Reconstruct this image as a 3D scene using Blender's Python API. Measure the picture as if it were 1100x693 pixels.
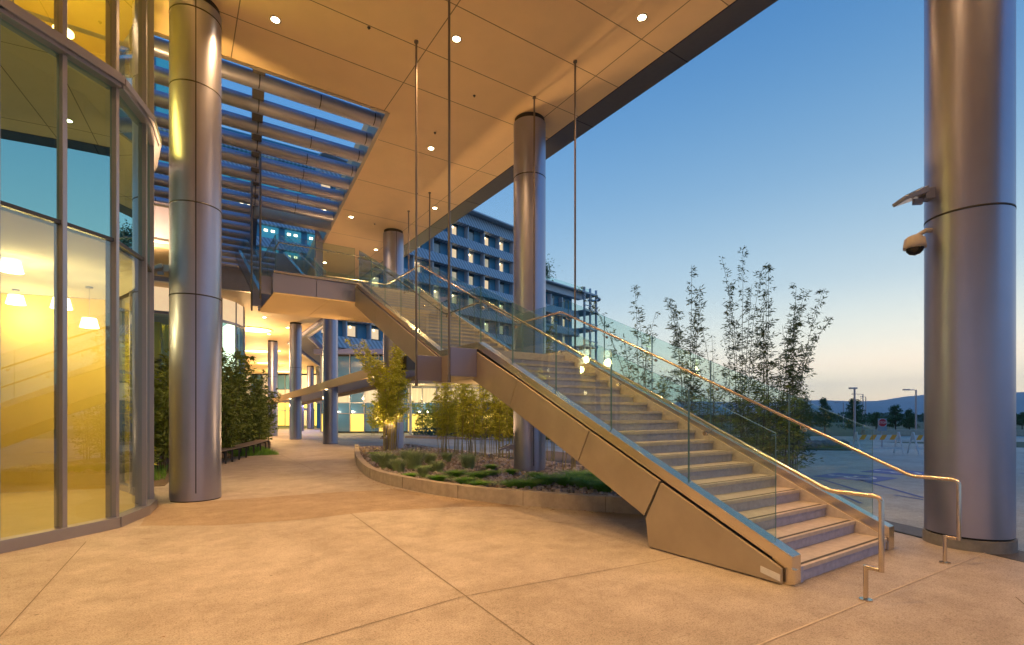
import bpy, math, random
from mathutils import Vector, Matrix
sc = bpy.context.scene
for o in list(bpy.data.objects): bpy.data.objects.remove(o)
col = sc.collection
R = math.radians
rnd = random.Random(11)

# ------------------------------------------------------------------ camera, sky, light, exposure
PHI = 0.59                                   # heading of the view, east of the stair axis (+Y)
CP, SP = math.cos(PHI), math.sin(PHI)
cam = bpy.data.cameras.new('camera'); co = bpy.data.objects.new('camera', cam); col.objects.link(co)
cam.sensor_width = 36; cam.lens = 540 / 1100 * 36; cam.shift_y = 0.0895
cam.clip_start = 0.05; cam.clip_end = 20000
co.location = (0, 0, 1.6); co.rotation_euler = (R(90), 0, -PHI)
sc.camera = co
SUN_EL, SUN_AZ = R(1.2), R(74)               # just above the hills, off the right edge of the view
w = bpy.data.worlds.new('World'); sc.world = w; w.use_nodes = True
nt = w.node_tree; nt.nodes.clear()
out = nt.nodes.new('ShaderNodeOutputWorld'); bg = nt.nodes.new('ShaderNodeBackground')
sky = nt.nodes.new('ShaderNodeTexSky'); sky.sky_type = 'NISHITA'; sky.sun_disc = False
sky.sun_elevation = SUN_EL; sky.sun_rotation = SUN_AZ
sky.air_density = 1.0; sky.dust_density = 0.6; sky.ozone_density = 3.0
bg.inputs[1].default_value = 1.15
# dusk gradient by height above the horizon: one ramp towards the afterglow, one away from it
gtc = nt.nodes.new('ShaderNodeTexCoord'); sep = nt.nodes.new('ShaderNodeSeparateXYZ'); nt.links.new(gtc.outputs['Generated'], sep.inputs[0])
def skyramp(stops):
    r = nt.nodes.new('ShaderNodeValToRGB'); e = r.color_ramp.elements; r.color_ramp.interpolation = 'B_SPLINE'
    while len(e) < len(stops): e.new(.5)
    for k, (p, c) in enumerate(stops): e[k].position = p; e[k].color = (*c, 1)
    nt.links.new(sep.outputs[2], r.inputs[0]); return r
rs = skyramp([(0, (1.3, .88, .60)), (.045, (1.25, 1.0, .70)), (.12, (.78, .80, .66)), (.22, (.39, .52, .58)), (.38, (.17, .32, .47)), (.58, (.05, .17, .36)), (1, (.02, .09, .26))])
ra = skyramp([(0, (.50, .40, .44)), (.05, (.46, .48, .55)), (.14, (.30, .45, .57)), (.3, (.17, .35, .56)), (.5, (.055, .21, .48)), (.7, (.035, .14, .38)), (1, (.03, .11, .32))])
dt = nt.nodes.new('ShaderNodeVectorMath'); dt.operation = 'DOT_PRODUCT'; dt.inputs[1].default_value = (math.sin(SUN_AZ), math.cos(SUN_AZ), 0); nt.links.new(gtc.outputs['Generated'], dt.inputs[0])
mr = nt.nodes.new('ShaderNodeMapRange'); mr.inputs[1].default_value = .45; mr.inputs[2].default_value = 1.0; nt.links.new(dt.outputs['Value'], mr.inputs[0])
m1 = nt.nodes.new('ShaderNodeMix'); m1.data_type = 'RGBA'; nt.links.new(mr.outputs[0], m1.inputs[0]); nt.links.new(ra.outputs[0], m1.inputs[6]); nt.links.new(rs.outputs[0], m1.inputs[7])
sc_ = nt.nodes.new('ShaderNodeVectorMath'); sc_.operation = 'SCALE'; sc_.inputs[3].default_value = .025; nt.links.new(sky.outputs[0], sc_.inputs[0])
ad = nt.nodes.new('ShaderNodeVectorMath'); ad.operation = 'ADD'; nt.links.new(m1.outputs[2], ad.inputs[0]); nt.links.new(sc_.outputs[0], ad.inputs[1])
nt.links.new(ad.outputs[0], bg.inputs[0]); nt.links.new(bg.outputs[0], out.inputs[0])
sd = bpy.data.lights.new('sun', 'SUN'); sd.energy = 0.12; sd.angle = R(12); sd.color = (1, .72, .5)
so = bpy.data.objects.new('sun', sd); col.objects.link(so)
so.rotation_euler = Vector((-math.sin(SUN_AZ) * math.cos(R(4)), -math.cos(SUN_AZ) * math.cos(R(4)), -math.sin(R(4)))).to_track_quat('-Z', 'Y').to_euler()
vs = sc.view_settings; vs.view_transform = 'Standard'; vs.look = 'None'; vs.gamma = 1; vs.use_curve_mapping = False
vs.exposure = 0.34
sc.render.engine = 'CYCLES'
sc.cycles.max_bounces = 7; sc.cycles.transparent_max_bounces = 20; sc.cycles.glossy_bounces = 3; sc.cycles.diffuse_bounces = 4; sc.cycles.volume_bounces = 0

# ------------------------------------------------------------------ helpers
def W(X, Y): return (CP * X + SP * Y, -SP * X + CP * Y)     # metres right / ahead of the viewpoint -> world
def G(v): return -0.013 * min(max(0, v - 20), 31)           # the paving falls gently away to the north

class MB:
    def __init__(s): s.v = []; s.f = []; s.m = []; s.sm = []; s.mi = 0
    def add(s, vs, fs, smooth=False):
        b = len(s.v); s.v += [tuple(p) for p in vs]
        for f in fs: s.f.append(tuple(i + b for i in f)); s.m.append(s.mi); s.sm.append(smooth)
        return s
    def box(s, x0, x1, y0, y1, z0, z1, M=None):
        P = [(x, y, z) for z in (z0, z1) for y in (y0, y1) for x in (x0, x1)]
        if M is not None: P = [tuple(M @ Vector(p)) for p in P]
        return s.add(P, [(0, 2, 3, 1), (4, 5, 7, 6), (0, 1, 5, 4), (2, 6, 7, 3), (0, 4, 6, 2), (1, 3, 7, 5)])
    def quad(s, a, b, c, d): return s.add([a, b, c, d], [(0, 1, 2, 3)])
    def hexa(s, A, B):                        # two matching loops joined into a solid
        n = len(A)
        return s.add(list(A) + list(B), [tuple(range(n))[::-1], tuple(range(n, 2 * n))] + [(i, (i + 1) % n, n + (i + 1) % n, n + i) for i in range(n)])
    def prism_x(s, poly, x0, x1):             # poly of (y,z) extruded along x
        return s.hexa([(x0, y, z) for y, z in poly], [(x1, y, z) for y, z in poly])
    def prism_z(s, poly, z0, z1):
        return s.hexa([(x, y, z0) for x, y in poly], [(x, y, z1) for x, y in poly])
    def tube(s, pts, r, seg=10, r2=None, cap=True):
        pts = [Vector(p) for p in pts]; n = len(pts); V = []; F = []
        up = Vector((0, 0, 1)); prev = None
        for i, p in enumerate(pts):
            d = ((pts[min(i + 1, n - 1)] - pts[i]).normalized() + (pts[i] - pts[max(i - 1, 0)]).normalized())
            d = d.normalized() if d.length > 1e-6 else Vector((0, 0, 1))
            if prev is None:
                a = d.cross(up if abs(d.z) < .9 else Vector((1, 0, 0))).normalized()
            else:
                a = (prev - d * prev.dot(d)).normalized()
            prev = a; b = d.cross(a)
            k = 1.0
            if 0 < i < n - 1:
                cs = (pts[i + 1] - pts[i]).normalized().dot(d); k = 1 / max(cs, .6)
            rr = r if r2 is None else r + (r2 - r) * i / (n - 1)
            for j in range(seg):
                t = 2 * math.pi * j / seg; V.append(tuple(p + (a * math.cos(t) + b * math.sin(t)) * rr * (k if False else 1)))
        for i in range(n - 1):
            for j in range(seg):
                F.append((i * seg + j, i * seg + (j + 1) % seg, (i + 1) * seg + (j + 1) % seg, (i + 1) * seg + j))
        s.add(V, F, True)
        if cap: s.add(V[:seg], [tuple(range(seg))[::-1]]); s.add(V[-seg:], [tuple(range(seg))])
        return s
    def lathe(s, prof, cx, cy, seg=48, cap=True):   # prof [(r,z)]
        V = []; F = []
        for r, z in prof:
            for j in range(seg):
                t = 2 * math.pi * j / seg; V.append((cx + r * math.cos(t), cy + r * math.sin(t), z))
        for i in range(len(prof) - 1):
            for j in range(seg): F.append((i * seg + j, i * seg + (j + 1) % seg, (i + 1) * seg + (j + 1) % seg, (i + 1) * seg + j))
        s.add(V, F, True)
        if cap:
            s.add(V[:seg], [tuple(range(seg))[::-1]]); s.add(V[-seg:], [tuple(range(seg))])
        return s
    def cyl(s, cx, cy, r, z0, z1, seg=48): return s.lathe([(r, z0), (r, z1)], cx, cy, seg)
    def build(s, name, mat, parent=None, bevel=0, shift=True):
        me = bpy.data.meshes.new(name)
        off = Vector((0, 0, 0)); p = parent
        while shift and p is not None: off += p.location; p = p.parent
        me.from_pydata([(x - off.x, y - off.y, z - off.z) for x, y, z in s.v], [], s.f)
        for m in (mat if isinstance(mat, (list, tuple)) else [mat]): me.materials.append(m)
        me.polygons.foreach_set('material_index', s.m); me.polygons.foreach_set('use_smooth', s.sm); me.update()
        o = bpy.data.objects.new(name, me); col.objects.link(o); o.parent = parent
        if bevel:
            b = o.modifiers.new('bevel', 'BEVEL'); b.width = bevel; b.segments = 2; b.limit_method = 'ANGLE'; b.angle_limit = R(40)
        return o

def tag(o, label=None, cat=None, group=None, kind=None):
    if label: o['label'] = label
    if cat: o['category'] = cat
    if group: o['group'] = group
    if kind: o['kind'] = kind
    return o
def thing(name, label, cat, loc=(0, 0, 0), group=None, rz=0):
    o = bpy.data.objects.new(name, None); o.empty_display_size = .2; col.objects.link(o)
    o.location = loc; o.rotation_euler = (0, 0, rz); return tag(o, label, cat, group)
def copy_tree(o, loc, label, rz=None, scale=None, group=None):
    c = o.copy(); col.objects.link(c); c.location = loc; c['label'] = label
    if rz is not None: c.rotation_euler = (0, 0, rz)
    if scale: c.scale = (scale,) * 3
    for ch in o.children:
        d = ch.copy(); col.objects.link(d); d.parent = c
        for g in ch.children:
            e = g.copy(); col.objects.link(e); e.parent = d
    return c
def spot(parent, loc, target, power, color, size=1.9, blend=.6, radius=.06):
    l = bpy.data.lights.new('lamp', 'SPOT'); l.energy = power; l.color = color; l.spot_size = size; l.spot_blend = blend; l.shadow_soft_size = radius
    o = bpy.data.objects.new('lamp', l); col.objects.link(o); off = Vector((0, 0, 0)); p = parent
    while p is not None: off += p.location; p = p.parent
    o.parent = parent; o.location = Vector(loc) - off
    o.rotation_euler = (Vector(target) - Vector(loc)).to_track_quat('-Z', 'Y').to_euler(); return o
def point(parent, loc, power, color, radius=.1):
    l = bpy.data.lights.new('lamp', 'POINT'); l.energy = power; l.color = color; l.shadow_soft_size = radius
    o = bpy.data.objects.new('lamp', l); col.objects.link(o); off = Vector((0, 0, 0)); p = parent
    while p is not None: off += p.location; p = p.parent
    o.parent = parent; o.location = Vector(loc) - off; return o
def vert(vec, ax): return vec[ax]

# ------------------------------------------------------------------ materials
def mat(name, base, rough=.5, metal=0, noise=0, nscale=8, bump=0, bscale=60, spec=None, emit=None, estr=0, stretch=None, rnoise=0):
    m = bpy.data.materials.new(name); m.use_nodes = True; n = m.node_tree.nodes; L = m.node_tree.links
    b = n['Principled BSDF']; b.inputs['Base Color'].default_value = (*base, 1); b.inputs['Roughness'].default_value = rough; b.inputs['Metallic'].default_value = metal
    if spec is not None: b.inputs['Specular IOR Level'].default_value = spec
    if emit: b.inputs['Emission Color'].default_value = (*emit, 1); b.inputs['Emission Strength'].default_value = estr
    tc = n.new('ShaderNodeTexCoord'); mp = n.new('ShaderNodeMapping'); L.new(tc.outputs['Object'], mp.inputs[0])
    if stretch: mp.inputs['Scale'].default_value = stretch
    if noise or rnoise:
        t = n.new('ShaderNodeTexNoise'); t.inputs['Scale'].default_value = nscale; t.inputs['Detail'].default_value = 7; t.inputs['Roughness'].default_value = .65
        L.new(mp.outputs[0], t.inputs[0])
        if noise:
            r = n.new('ShaderNodeMapRange'); r.inputs[1].default_value = .3; r.inputs[2].default_value = .7
            r.inputs[3].default_value = 1 - noise; r.inputs[4].default_value = 1 + noise
            mx = n.new('ShaderNodeMix'); mx.data_type = 'RGBA'; mx.blend_type = 'MULTIPLY'; mx.inputs[0].default_value = 1
            mx.inputs[6].default_value = (*base, 1); L.new(t.outputs[0], r.inputs[0]); L.new(r.outputs[0], mx.inputs[7]); L.new(mx.outputs[2], b.inputs['Base Color'])
        if rnoise:
            r2 = n.new('ShaderNodeMapRange'); r2.inputs[3].default_value = rough - rnoise; r2.inputs[4].default_value = rough + rnoise
            L.new(t.outputs[0], r2.inputs[0]); L.new(r2.outputs[0], b.inputs['Roughness'])
    if bump:
        t2 = n.new('ShaderNodeTexNoise'); t2.inputs['Scale'].default_value = bscale; t2.inputs['Detail'].default_value = 5
        bp = n.new('ShaderNodeBump'); bp.inputs['Strength'].default_value = bump; bp.inputs['Distance'].default_value = .01
        L.new(mp.outputs[0], t2.inputs[0]); L.new(t2.outputs[0], bp.inputs['Height']); L.new(bp.outputs[0], b.inputs['Normal'])
    return m
def glass(name, tint=(.9, .97, .95), refl=.12, rough=.0, rtint=(1, 1, 1), fres=True):
    m = bpy.data.materials.new(name); m.use_nodes = True; n = m.node_tree.nodes; L = m.node_tree.links; n.clear()
    o = n.new('ShaderNodeOutputMaterial'); t = n.new('ShaderNodeBsdfTransparent'); t.inputs[0].default_value = (*tint, 1)
    g = n.new('ShaderNodeBsdfGlossy'); g.inputs['Roughness'].default_value = rough; g.inputs[0].default_value = (*rtint, 1)
    mx = n.new('ShaderNodeMixShader'); lw = n.new('ShaderNodeLayerWeight'); lw.inputs[0].default_value = .35
    r = n.new('ShaderNodeMapRange'); r.inputs[3].default_value = refl; r.inputs[4].default_value = min(1, refl + .75)
    p = n.new('ShaderNodeMath'); p.operation = 'POWER'; p.inputs[1].default_value = 2.2
    L.new(lw.outputs['Facing'], p.inputs[0]); L.new(p.outputs[0], r.inputs[0]); L.new(r.outputs[0], mx.inputs[0])
    L.new(t.outputs[0], mx.inputs[1]); L.new(g.outputs[0], mx.inputs[2]); L.new(mx.outputs[0], o.inputs[0]); return m
def emis(name, c, s):
    return mat(name, c, .5, emit=c, estr=s)

def ground_mat(name, base, stain, joints=False):
    m = bpy.data.materials.new(name); m.use_nodes = True; n = m.node_tree.nodes; L = m.node_tree.links; b = n['Principled BSDF']
    b.inputs['Roughness'].default_value = .62
    tc = n.new('ShaderNodeTexCoord')
    def nz(scale, det=6, ro=.6):
        t = n.new('ShaderNodeTexNoise'); t.inputs['Scale'].default_value = scale; t.inputs['Detail'].default_value = det; t.inputs['Roughness'].default_value = ro
        L.new(tc.outputs['Object'], t.inputs[0]); return t
    def ramp(src, a, c0, bb, c1):
        r = n.new('ShaderNodeValToRGB'); r.color_ramp.elements[0].position = a; r.color_ramp.elements[0].color = (*c0, 1)
        r.color_ramp.elements[1].position = bb; r.color_ramp.elements[1].color = (*c1, 1); L.new(src, r.inputs[0]); return r
    def mul(a, bb, f=1):
        x = n.new('ShaderNodeMix'); x.data_type = 'RGBA'; x.blend_type = 'MULTIPLY'; x.inputs[0].default_value = f
        L.new(a, x.inputs[6]); L.new(bb, x.inputs[7]); return x.outputs[2]
    big = ramp(nz(.45, 9, .75).outputs[0], .38, stain, .56, base)
    mid = ramp(nz(2.3, 8, .8).outputs[0], .34, (.72, .70, .67), .6, (1, 1, 1))
    fine = ramp(nz(75, 4, .8).outputs[0], .36, (.55, .53, .5), .54, (1.1, 1.1, 1.1))
    spk = ramp(nz(26, 6, .85).outputs[0], .36, (.62, .58, .55), .46, (1, 1, 1))
    c = mul(mul(mul(big.outputs[0], mid.outputs[0]), fine.outputs[0]), spk.outputs[0])
    sp = ramp(nz(1.1, 10, .8).outputs[0], .31, (.55, .5, .45), .38, (1, 1, 1)); c = mul(c, sp.outputs[0])
    vo = n.new('ShaderNodeTexVoronoi'); vo.inputs['Scale'].default_value = 1.7; L.new(tc.outputs['Object'], vo.inputs[0])
    c = mul(c, ramp(vo.outputs['Distance'], .018, (.45, .42, .40), .03, (1, 1, 1)).outputs[0])
    c = mul(c, ramp(nz(.13, 5, .6).outputs[0], .38, (.80, .77, .74), .6, (1.08, 1.06, 1.04)).outputs[0])
    L.new(c, b.inputs['Base Color'])
    bp = n.new('ShaderNodeBump'); bp.inputs['Strength'].default_value = .35; bp.inputs['Distance'].default_value = .006
    L.new(nz(90, 4, .7).outputs[0], bp.inputs['Height']); L.new(bp.outputs[0], b.inputs['Normal'])
    return m

M = {}
M['paving'] = ground_mat('paving', (.54, .495, .46), (.44, .39, .345))
M['asphalt'] = ground_mat('asphalt', (.43, .48, .46), (.34, .38, .37))
M['asphalt_dark'] = ground_mat('asphalt_dark', (.10, .10, .105), (.08, .08, .085))
M['ground_brown'] = ground_mat('ground_brown', (.45, .36, .28), (.37, .29, .22))
M['joint'] = mat('joint', (.19, .155, .12), .9)
M['joint_light'] = mat('joint_light', (.50, .43, .37), .9, noise=.15)
M['kerb'] = mat('kerb', (.42, .36, .29), .75, noise=.18, nscale=6, bump=.3, bscale=80)
M['concrete'] = mat('concrete', (.36, .37, .52), .72, noise=.16, nscale=14, bump=.35, bscale=70)  # riser blue holds the sky light falling on the step fronts
M['tread'] = mat('tread', (.50, .44, .41), .7, noise=.14, nscale=12, bump=.3, bscale=90)
M['strip'] = mat('strip', (.07, .065, .06), .8)
M['soffit'] = mat('soffit', (.84, .62, .35), .65, noise=.035, nscale=1.5, bump=.08, bscale=30)
M['soffit_joint'] = mat('soffit_joint', (.26, .19, .12), .9)
M['fascia'] = mat('fascia', (.17, .155, .145), .38, .55, noise=.05)
M['roofing'] = mat('roofing', (.2, .2, .2), .9)
M['column'] = mat('column', (.37, .385, .52), .36, .9, noise=.03, nscale=2.5, bump=.02, bscale=3)
M['column_warm'] = mat('column_warm', (.46, .41, .37), .3, .75, noise=.05, nscale=3)
M['seam'] = mat('seam', (.02, .02, .022), .6)
M['plinth'] = mat('plinth', (.19, .19, .2), .7, noise=.2, nscale=9)
M['panel'] = mat('panel', (.42, .36, .28), .40, .55, noise=.09, nscale=1.8, rnoise=.07)
M['panel_grey'] = mat('panel_grey', (.26, .26, .41), .42, .5, noise=.04, nscale=90)
M['steel'] = mat('steel', (.72, .64, .52), .27, 1, noise=.04, nscale=30, stretch=(1, .04, 1))
M['rail'] = mat('rail', (.62, .55, .46), .22, 1)
M['frame'] = mat('frame', (.36, .36, .43), .36, .75)
M['darkmetal'] = mat('darkmetal', (.06, .06, .065), .4, .5)
M['louvre'] = mat('louvre', (.36, .37, .48), .35, .6, noise=.04, nscale=3)
M['panel_gold'] = mat('panel_gold', (.60, .44, .22), .45, .3)
M['rod'] = mat('rod', (.2, .17, .16), .35, .7)
M['glass_rail'] = glass('glass_rail', (.86, .95, .93), .04, 0, (.9, 1, 1))
M['glass_edge'] = mat('glass_edge', (.13, .25, .24), .15)
M['glass_wall'] = glass('glass_wall', (.75, .82, .70), .2, 0, (.85, .97, 1))
M['glass_dark'] = glass('glass_dark', (.4, .5, .5), .66, 0, (.60, 1, .90))
M['fair_wall'] = mat('fair_wall', (.72, .66, .5), .8, noise=.03)
M['int_yellow'] = mat('int_yellow', (.74, .54, .12), .7, noise=.04, nscale=2)
M['int_ceiling'] = mat('int_ceiling', (.75, .7, .6), .9)
M['int_floor'] = mat('int_floor', (.55, .42, .16), .4, noise=.06, nscale=3)
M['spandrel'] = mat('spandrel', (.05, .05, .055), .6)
M['lamp_white'] = emis('lamp_white', (1, .86, .6), 14)
M['base_board'] = mat('base_board', (.12, .08, .05), .6)
M['lamp_warm'] = emis('lamp_warm', (1, .80, .45), 3.5)
M['lens_dark'] = mat('lens_dark', (.08, .1, .14), .1)
M['lamp_pend'] = emis('lamp_pend', (1, .86, .6), 4)
M['lamp_disc'] = emis('lamp_disc', (1, .75, .42), 30)
M['lamp_soft'] = emis('lamp_soft', (1, .78, .42), 3.0)
M['win_cyan'] = mat('win_cyan', (.05, .25, .34), .1, emit=(.06, .42, .62), estr=.3)
M['lamp_purple'] = emis('lamp_purple', (.72, .62, 1), 8)
M['win_warm'] = mat('win_warm', (.5, .4, .25), .5, emit=(1, .72, .42), estr=.62, noise=.3, nscale=.7)
M['win_yellow'] = mat('win_yellow', (.6, .5, .1), .5, emit=(1, .70, .14), estr=.95, noise=.3, nscale=.9)
M['win_curtain'] = mat('win_curtain', (.6, .55, .45), .7, emit=(1, .80, .45), estr=.3, noise=.25, nscale=.9, stretch=(6, 6, .3))
M['win_teal'] = mat('win_teal', (.02, .07, .10), .12, spec=.8)
M['teal_panel'] = mat('teal_panel', (.06, .28, .44), .4, noise=.1)
M['white_panel'] = mat('white_panel', (.6, .6, .58), .6)
M['blue_glass'] = mat('blue_glass', (.10, .25, .42), .08, spec=1.0)
M['grey_fin'] = mat('grey_fin', (.45, .50, .58), .45, .3)
M['soil'] = mat('soil', (.17, .125, .085), .95, noise=.5, nscale=30, bump=.8, bscale=40)
M['stone'] = mat('stone', (.40, .36, .35), .9, noise=.6, nscale=4)
M['boulder'] = mat('boulder', (.2, .19, .18), .9, noise=.3, nscale=3, bump=.6, bscale=8)
M['leaf_bamboo'] = mat('leaf_bamboo', (.50, .52, .05), .6, noise=.35, nscale=3)  # yellow raised so the leaf colour carries the gold light
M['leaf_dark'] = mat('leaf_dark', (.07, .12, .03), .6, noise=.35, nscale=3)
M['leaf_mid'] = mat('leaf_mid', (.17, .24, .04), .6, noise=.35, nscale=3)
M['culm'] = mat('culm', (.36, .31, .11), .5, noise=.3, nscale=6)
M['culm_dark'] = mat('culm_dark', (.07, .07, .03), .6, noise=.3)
M['grass_blue'] = mat('grass_blue', (.32, .44, .22), .7, noise=.3, nscale=4)
M['grass_green'] = mat('grass_green', (.16, .38, .04), .7, noise=.3, nscale=4)
M['shrub_teal'] = mat('shrub_teal', (.03, .11, .08), .7, noise=.3)
M['bark'] = mat('bark', (.09, .07, .05), .9)
M['leaf_far'] = mat('leaf_far', (.07, .11, .08), .9, noise=.3)
M['conifer'] = mat('conifer', (.07, .15, .07), .8, noise=.3)
M['wood'] = mat('wood', (.20, .15, .12), .6, noise=.25, nscale=10, stretch=(1, 12, 12))
M['paint_blue'] = mat('paint_blue', (.02, .07, .30), .6, noise=.15)
M['paint_white'] = mat('paint_white', (.65, .65, .65), .6, noise=.1)
M['paint_orange'] = mat('paint_orange', (.85, .35, .03), .5)
M['paint_red'] = mat('paint_red', (.5, .02, .03), .45)
M['sign_back'] = mat('sign_back', (.25, .3, .36), .5)
M['far_land'] = mat('far_land', (.08, .12, .07), .95, noise=.35, nscale=.02)
M['hill'] = mat('hill', (.26, .30, .33), 1, noise=.15, nscale=.004)
M['cam_body'] = mat('cam_body', (.45, .40, .36), .5)
M['dome'] = mat('dome', (.01, .01, .012), .05)
M['door_blue'] = mat('door_blue', (.05, .08, .25), .4)

# ------------------------------------------------------------------ ground
BIG = 5300
def strip_rows(name, m, xs, z, ys, kind='structure'):          # sheet following the fall of the paving; xs(y)->(x0,x1)
    b = MB(); V = []
    for y in ys:
        x0, x1 = xs(y); V += [(x0, y, G(y) + z), (x1, y, G(y) + z)]
    b.add(V, [(2 * i, 2 * i + 1, 2 * i + 3, 2 * i + 2) for i in range(len(ys) - 1)])
    return tag(b.build(name, m), kind=kind)
strip_rows('ground', M['far_land'], lambda y: (-BIG, BIG), -.024, [-BIG, -300, 20, 51, 400, BIG])
strip_rows('parking_lot', M['asphalt'], lambda y: (8.3, 34), -.018, [-40, 20, 24])
strip_rows('drive', M['asphalt'], lambda y: (9.6, 40), -.014, [20.001, 51, 75])
# paving edge follows a slanted line beside the right column
def pav_edge(y):
    if y < 7: return 8.28 + (y - 2.93) * .42
    return 9.75
b = MB()
ys = [-40, -10, 0, 7, 7.01, 20, 51, 90]
V = []
for y in ys: V += [(-40, y, G(y)), (pav_edge(y), y, G(y))]
b.add(V, [(2 * i, 2 * i + 1, 2 * i + 3, 2 * i + 2) for i in range(len(ys) - 1)])
tag(b.build('plaza_paving', M['paving']), kind='structure')
# dark drainage band of asphalt outside the paving edge
b = MB()
p0, p1 = (8.28 + (-12 - 2.93) * .42, -12), (8.28 + (7 - 2.93) * .42, 7)
b.quad((p0[0], p0[1], -.006), (p0[0] + .55, p0[1], -.006), (p1[0] + .55, p1[1], -.006), (p1[0], p1[1], -.006))
tag(b.build('asphalt_band', M['asphalt_dark']), kind='structure')
# sawn joints in the paving
b = MB()
def joint(mb, a, c, wd=.009, z=.004):
    a = Vector(a); c = Vector(c); d = (c - a).normalized(); n = Vector((-d.y, d.x)) * wd / 2
    mb.quad((a.x - n.x, a.y - n.y, z), (c.x - n.x, c.y - n.y, z), (c.x + n.x, c.y + n.y, z), (a.x + n.x, a.y + n.y, z))
joint(b, (2.35, 8.2), (1.75, -3)); joint(b, (-.93, 8.2), (-1.35, -3)); joint(b, (.2, 13), (5.0, 5.3), .008)
joint(b, (-4, 3.1), (2.1, 3.9), .008); joint(b, (2.1, 3.9), (7.9, 3.3), .008)
joint(b, (-3, 10.4), (4.1, 9.6), .008); joint(b, (-1, 14.5), (5.0, 14.5)); joint(b, (1.5, 18), (5.2, 18)); joint(b, (3.3, 15), (3.6, 30), .012)
joint(b, (-1.5, -2.5), (6.1, 1.2), .01)
tag(b.build('paving_joint', M['joint']), kind='structure')
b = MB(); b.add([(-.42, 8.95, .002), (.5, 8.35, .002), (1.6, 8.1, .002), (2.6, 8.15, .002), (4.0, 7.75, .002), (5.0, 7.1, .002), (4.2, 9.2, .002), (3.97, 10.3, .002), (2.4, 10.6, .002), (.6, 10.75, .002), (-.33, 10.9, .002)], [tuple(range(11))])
tag(b.build('browner_patch', M['ground_brown']), kind='structure')  # flat browner polygon just above the plaza surface
b = MB(); joint(b, (1.8, 2.0), (7.75, 1.78), .014, .0045)
tag(b.build('sealed_paving_joint', M['joint_light']), kind='structure')

# parking bay markings
b = MB()
def gp(px, py, z=0.0):                     # ground position seen at a photo pixel; used once to read off the survey below
    t = 540 * (1.6 - z) / (py - 445.0); return W((px - 550) / 540 * t, t)
for a, c, wd in (((885, 515), (924, 527), .1), ((924, 515), (992, 534), .1), ((960, 531), (992, 536), .08), ((862, 512), (885, 515), .1),
                 ((1100, 520), (1180, 530), .1), ((1095, 508), (1180, 512), .1), ((880, 521), (925, 540), .08)):
    joint(b, gp(*a), gp(*c), wd, -.012)
tag(b.build('blue_bay_line', M['paint_blue']), kind='structure')
def access_symbol(px, py):
    x, y = gp(px, py); q = MB()
    q.box(x - .7, x + .7, y - .7, y + .7, -.016, -.012)
    o = tag(q.build('blue_access_square', M['paint_blue']), kind='structure')
    q = MB()                                   # white wheelchair mark
    for k in range(20):
        a0, a1 = k / 20 * 5.2 + 1.9, (k + 1) / 20 * 5.2 + 1.9
        q.quad(*[(x + r * math.cos(a), y - .12 + r * math.sin(a), -.010) for r, a in ((.27, a0), (.35, a0), (.35, a1), (.27, a1))])
    joint(q, (x - .05, y + .42), (x - .02, y + .02), .09, -.010); joint(q, (x - .02, y + .02), (x + .28, y + .02), .08, -.010); joint(q, (x + .26, y + .04), (x + .36, y - .3), .08, -.010)
    q.add([(x - .05 + .09 * math.cos(k * .785), y + .52 + .09 * math.sin(k * .785), -.010) for k in range(8)], [tuple(range(8))])
    tag(q.build('white_access_mark', M['paint_white']), kind='structure')
access_symbol(918, 512); access_symbol(967, 507); access_symbol(1150, 514)

# ------------------------------------------------------------------ canopy soffit (underside of the building above)
ZS = 9.3
bld = thing('overhanging_building', 'tan panelled building overhang with dark metal edge roofing the plaza and stair', 'building', (0, 11, ZS))
OX = lambda y: 4.5 + .09 * (y - 12.4)      # right edge of the louvred opening
ins = MB()
z0, z1 = ZS, ZS + 1.1
ins.box(-26, 8.68, -30, 12.45, z0, z1)                       # near field
ins.hexa([(OX(12.45), 12.45, z0), (8.68, 12.45, z0), (8.68, 30, z0), (OX(30), 30, z0)], [(OX(12.45), 12.45, z1), (8.68, 12.45, z1), (8.68, 30, z1), (OX(30), 30, z1)])
so_ = ins.build('soffit', M['soffit'], bld)
e = MB(); e.hexa([(8.68, -30, z0 + .0), (9.32, -30, z0 + .0), (9.32, 53, z0), (8.68, 53, z0)], [(8.68, -30, z1 + .1), (9.32, -30, z1 + .1), (9.32, 53, z1 + .1), (8.68, 53, z1 + .1)])
e.build('fascia', M['fascia'], bld)
j = MB()
for y in range(-8, 30, 3): j.box(8.7, 9.325, y - .01, y + .01, z0 - .003, z0 + .3)
j.box(8.665, 8.69, -30, 30, z0 - .004, z0 - .001)
j.build('fascia_joint', M['seam'], bld)
j = MB()
for y in (-6.5, -3.9, -1.3, 1.3, 3.9, 5.6, 7.1, 8.45, 9.85, 11.1): j.box(-26, 8.66, y - .009, y + .009, z0 - .003, z0 - .001)
for y in (13.8, 16.5, 19.2, 21.9, 24.6): j.box(OX(y) + .1, 8.66, y - .009, y + .009, z0 - .003, z0 - .001)
for x in (-5.6, -2.3, 1.0, 4.4, 7.95): j.box(x - .009, x + .009, -30, 12.44, z0 - .004, z0 - .002)
for x in (7.95,): j.box(x - .007, x + .007, 12.44, 30, z0 - .004, z0 - .002)
j.build('panel_joint', M['soffit_joint'], bld)
t = MB()                                                    # trim around the louvred opening
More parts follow.
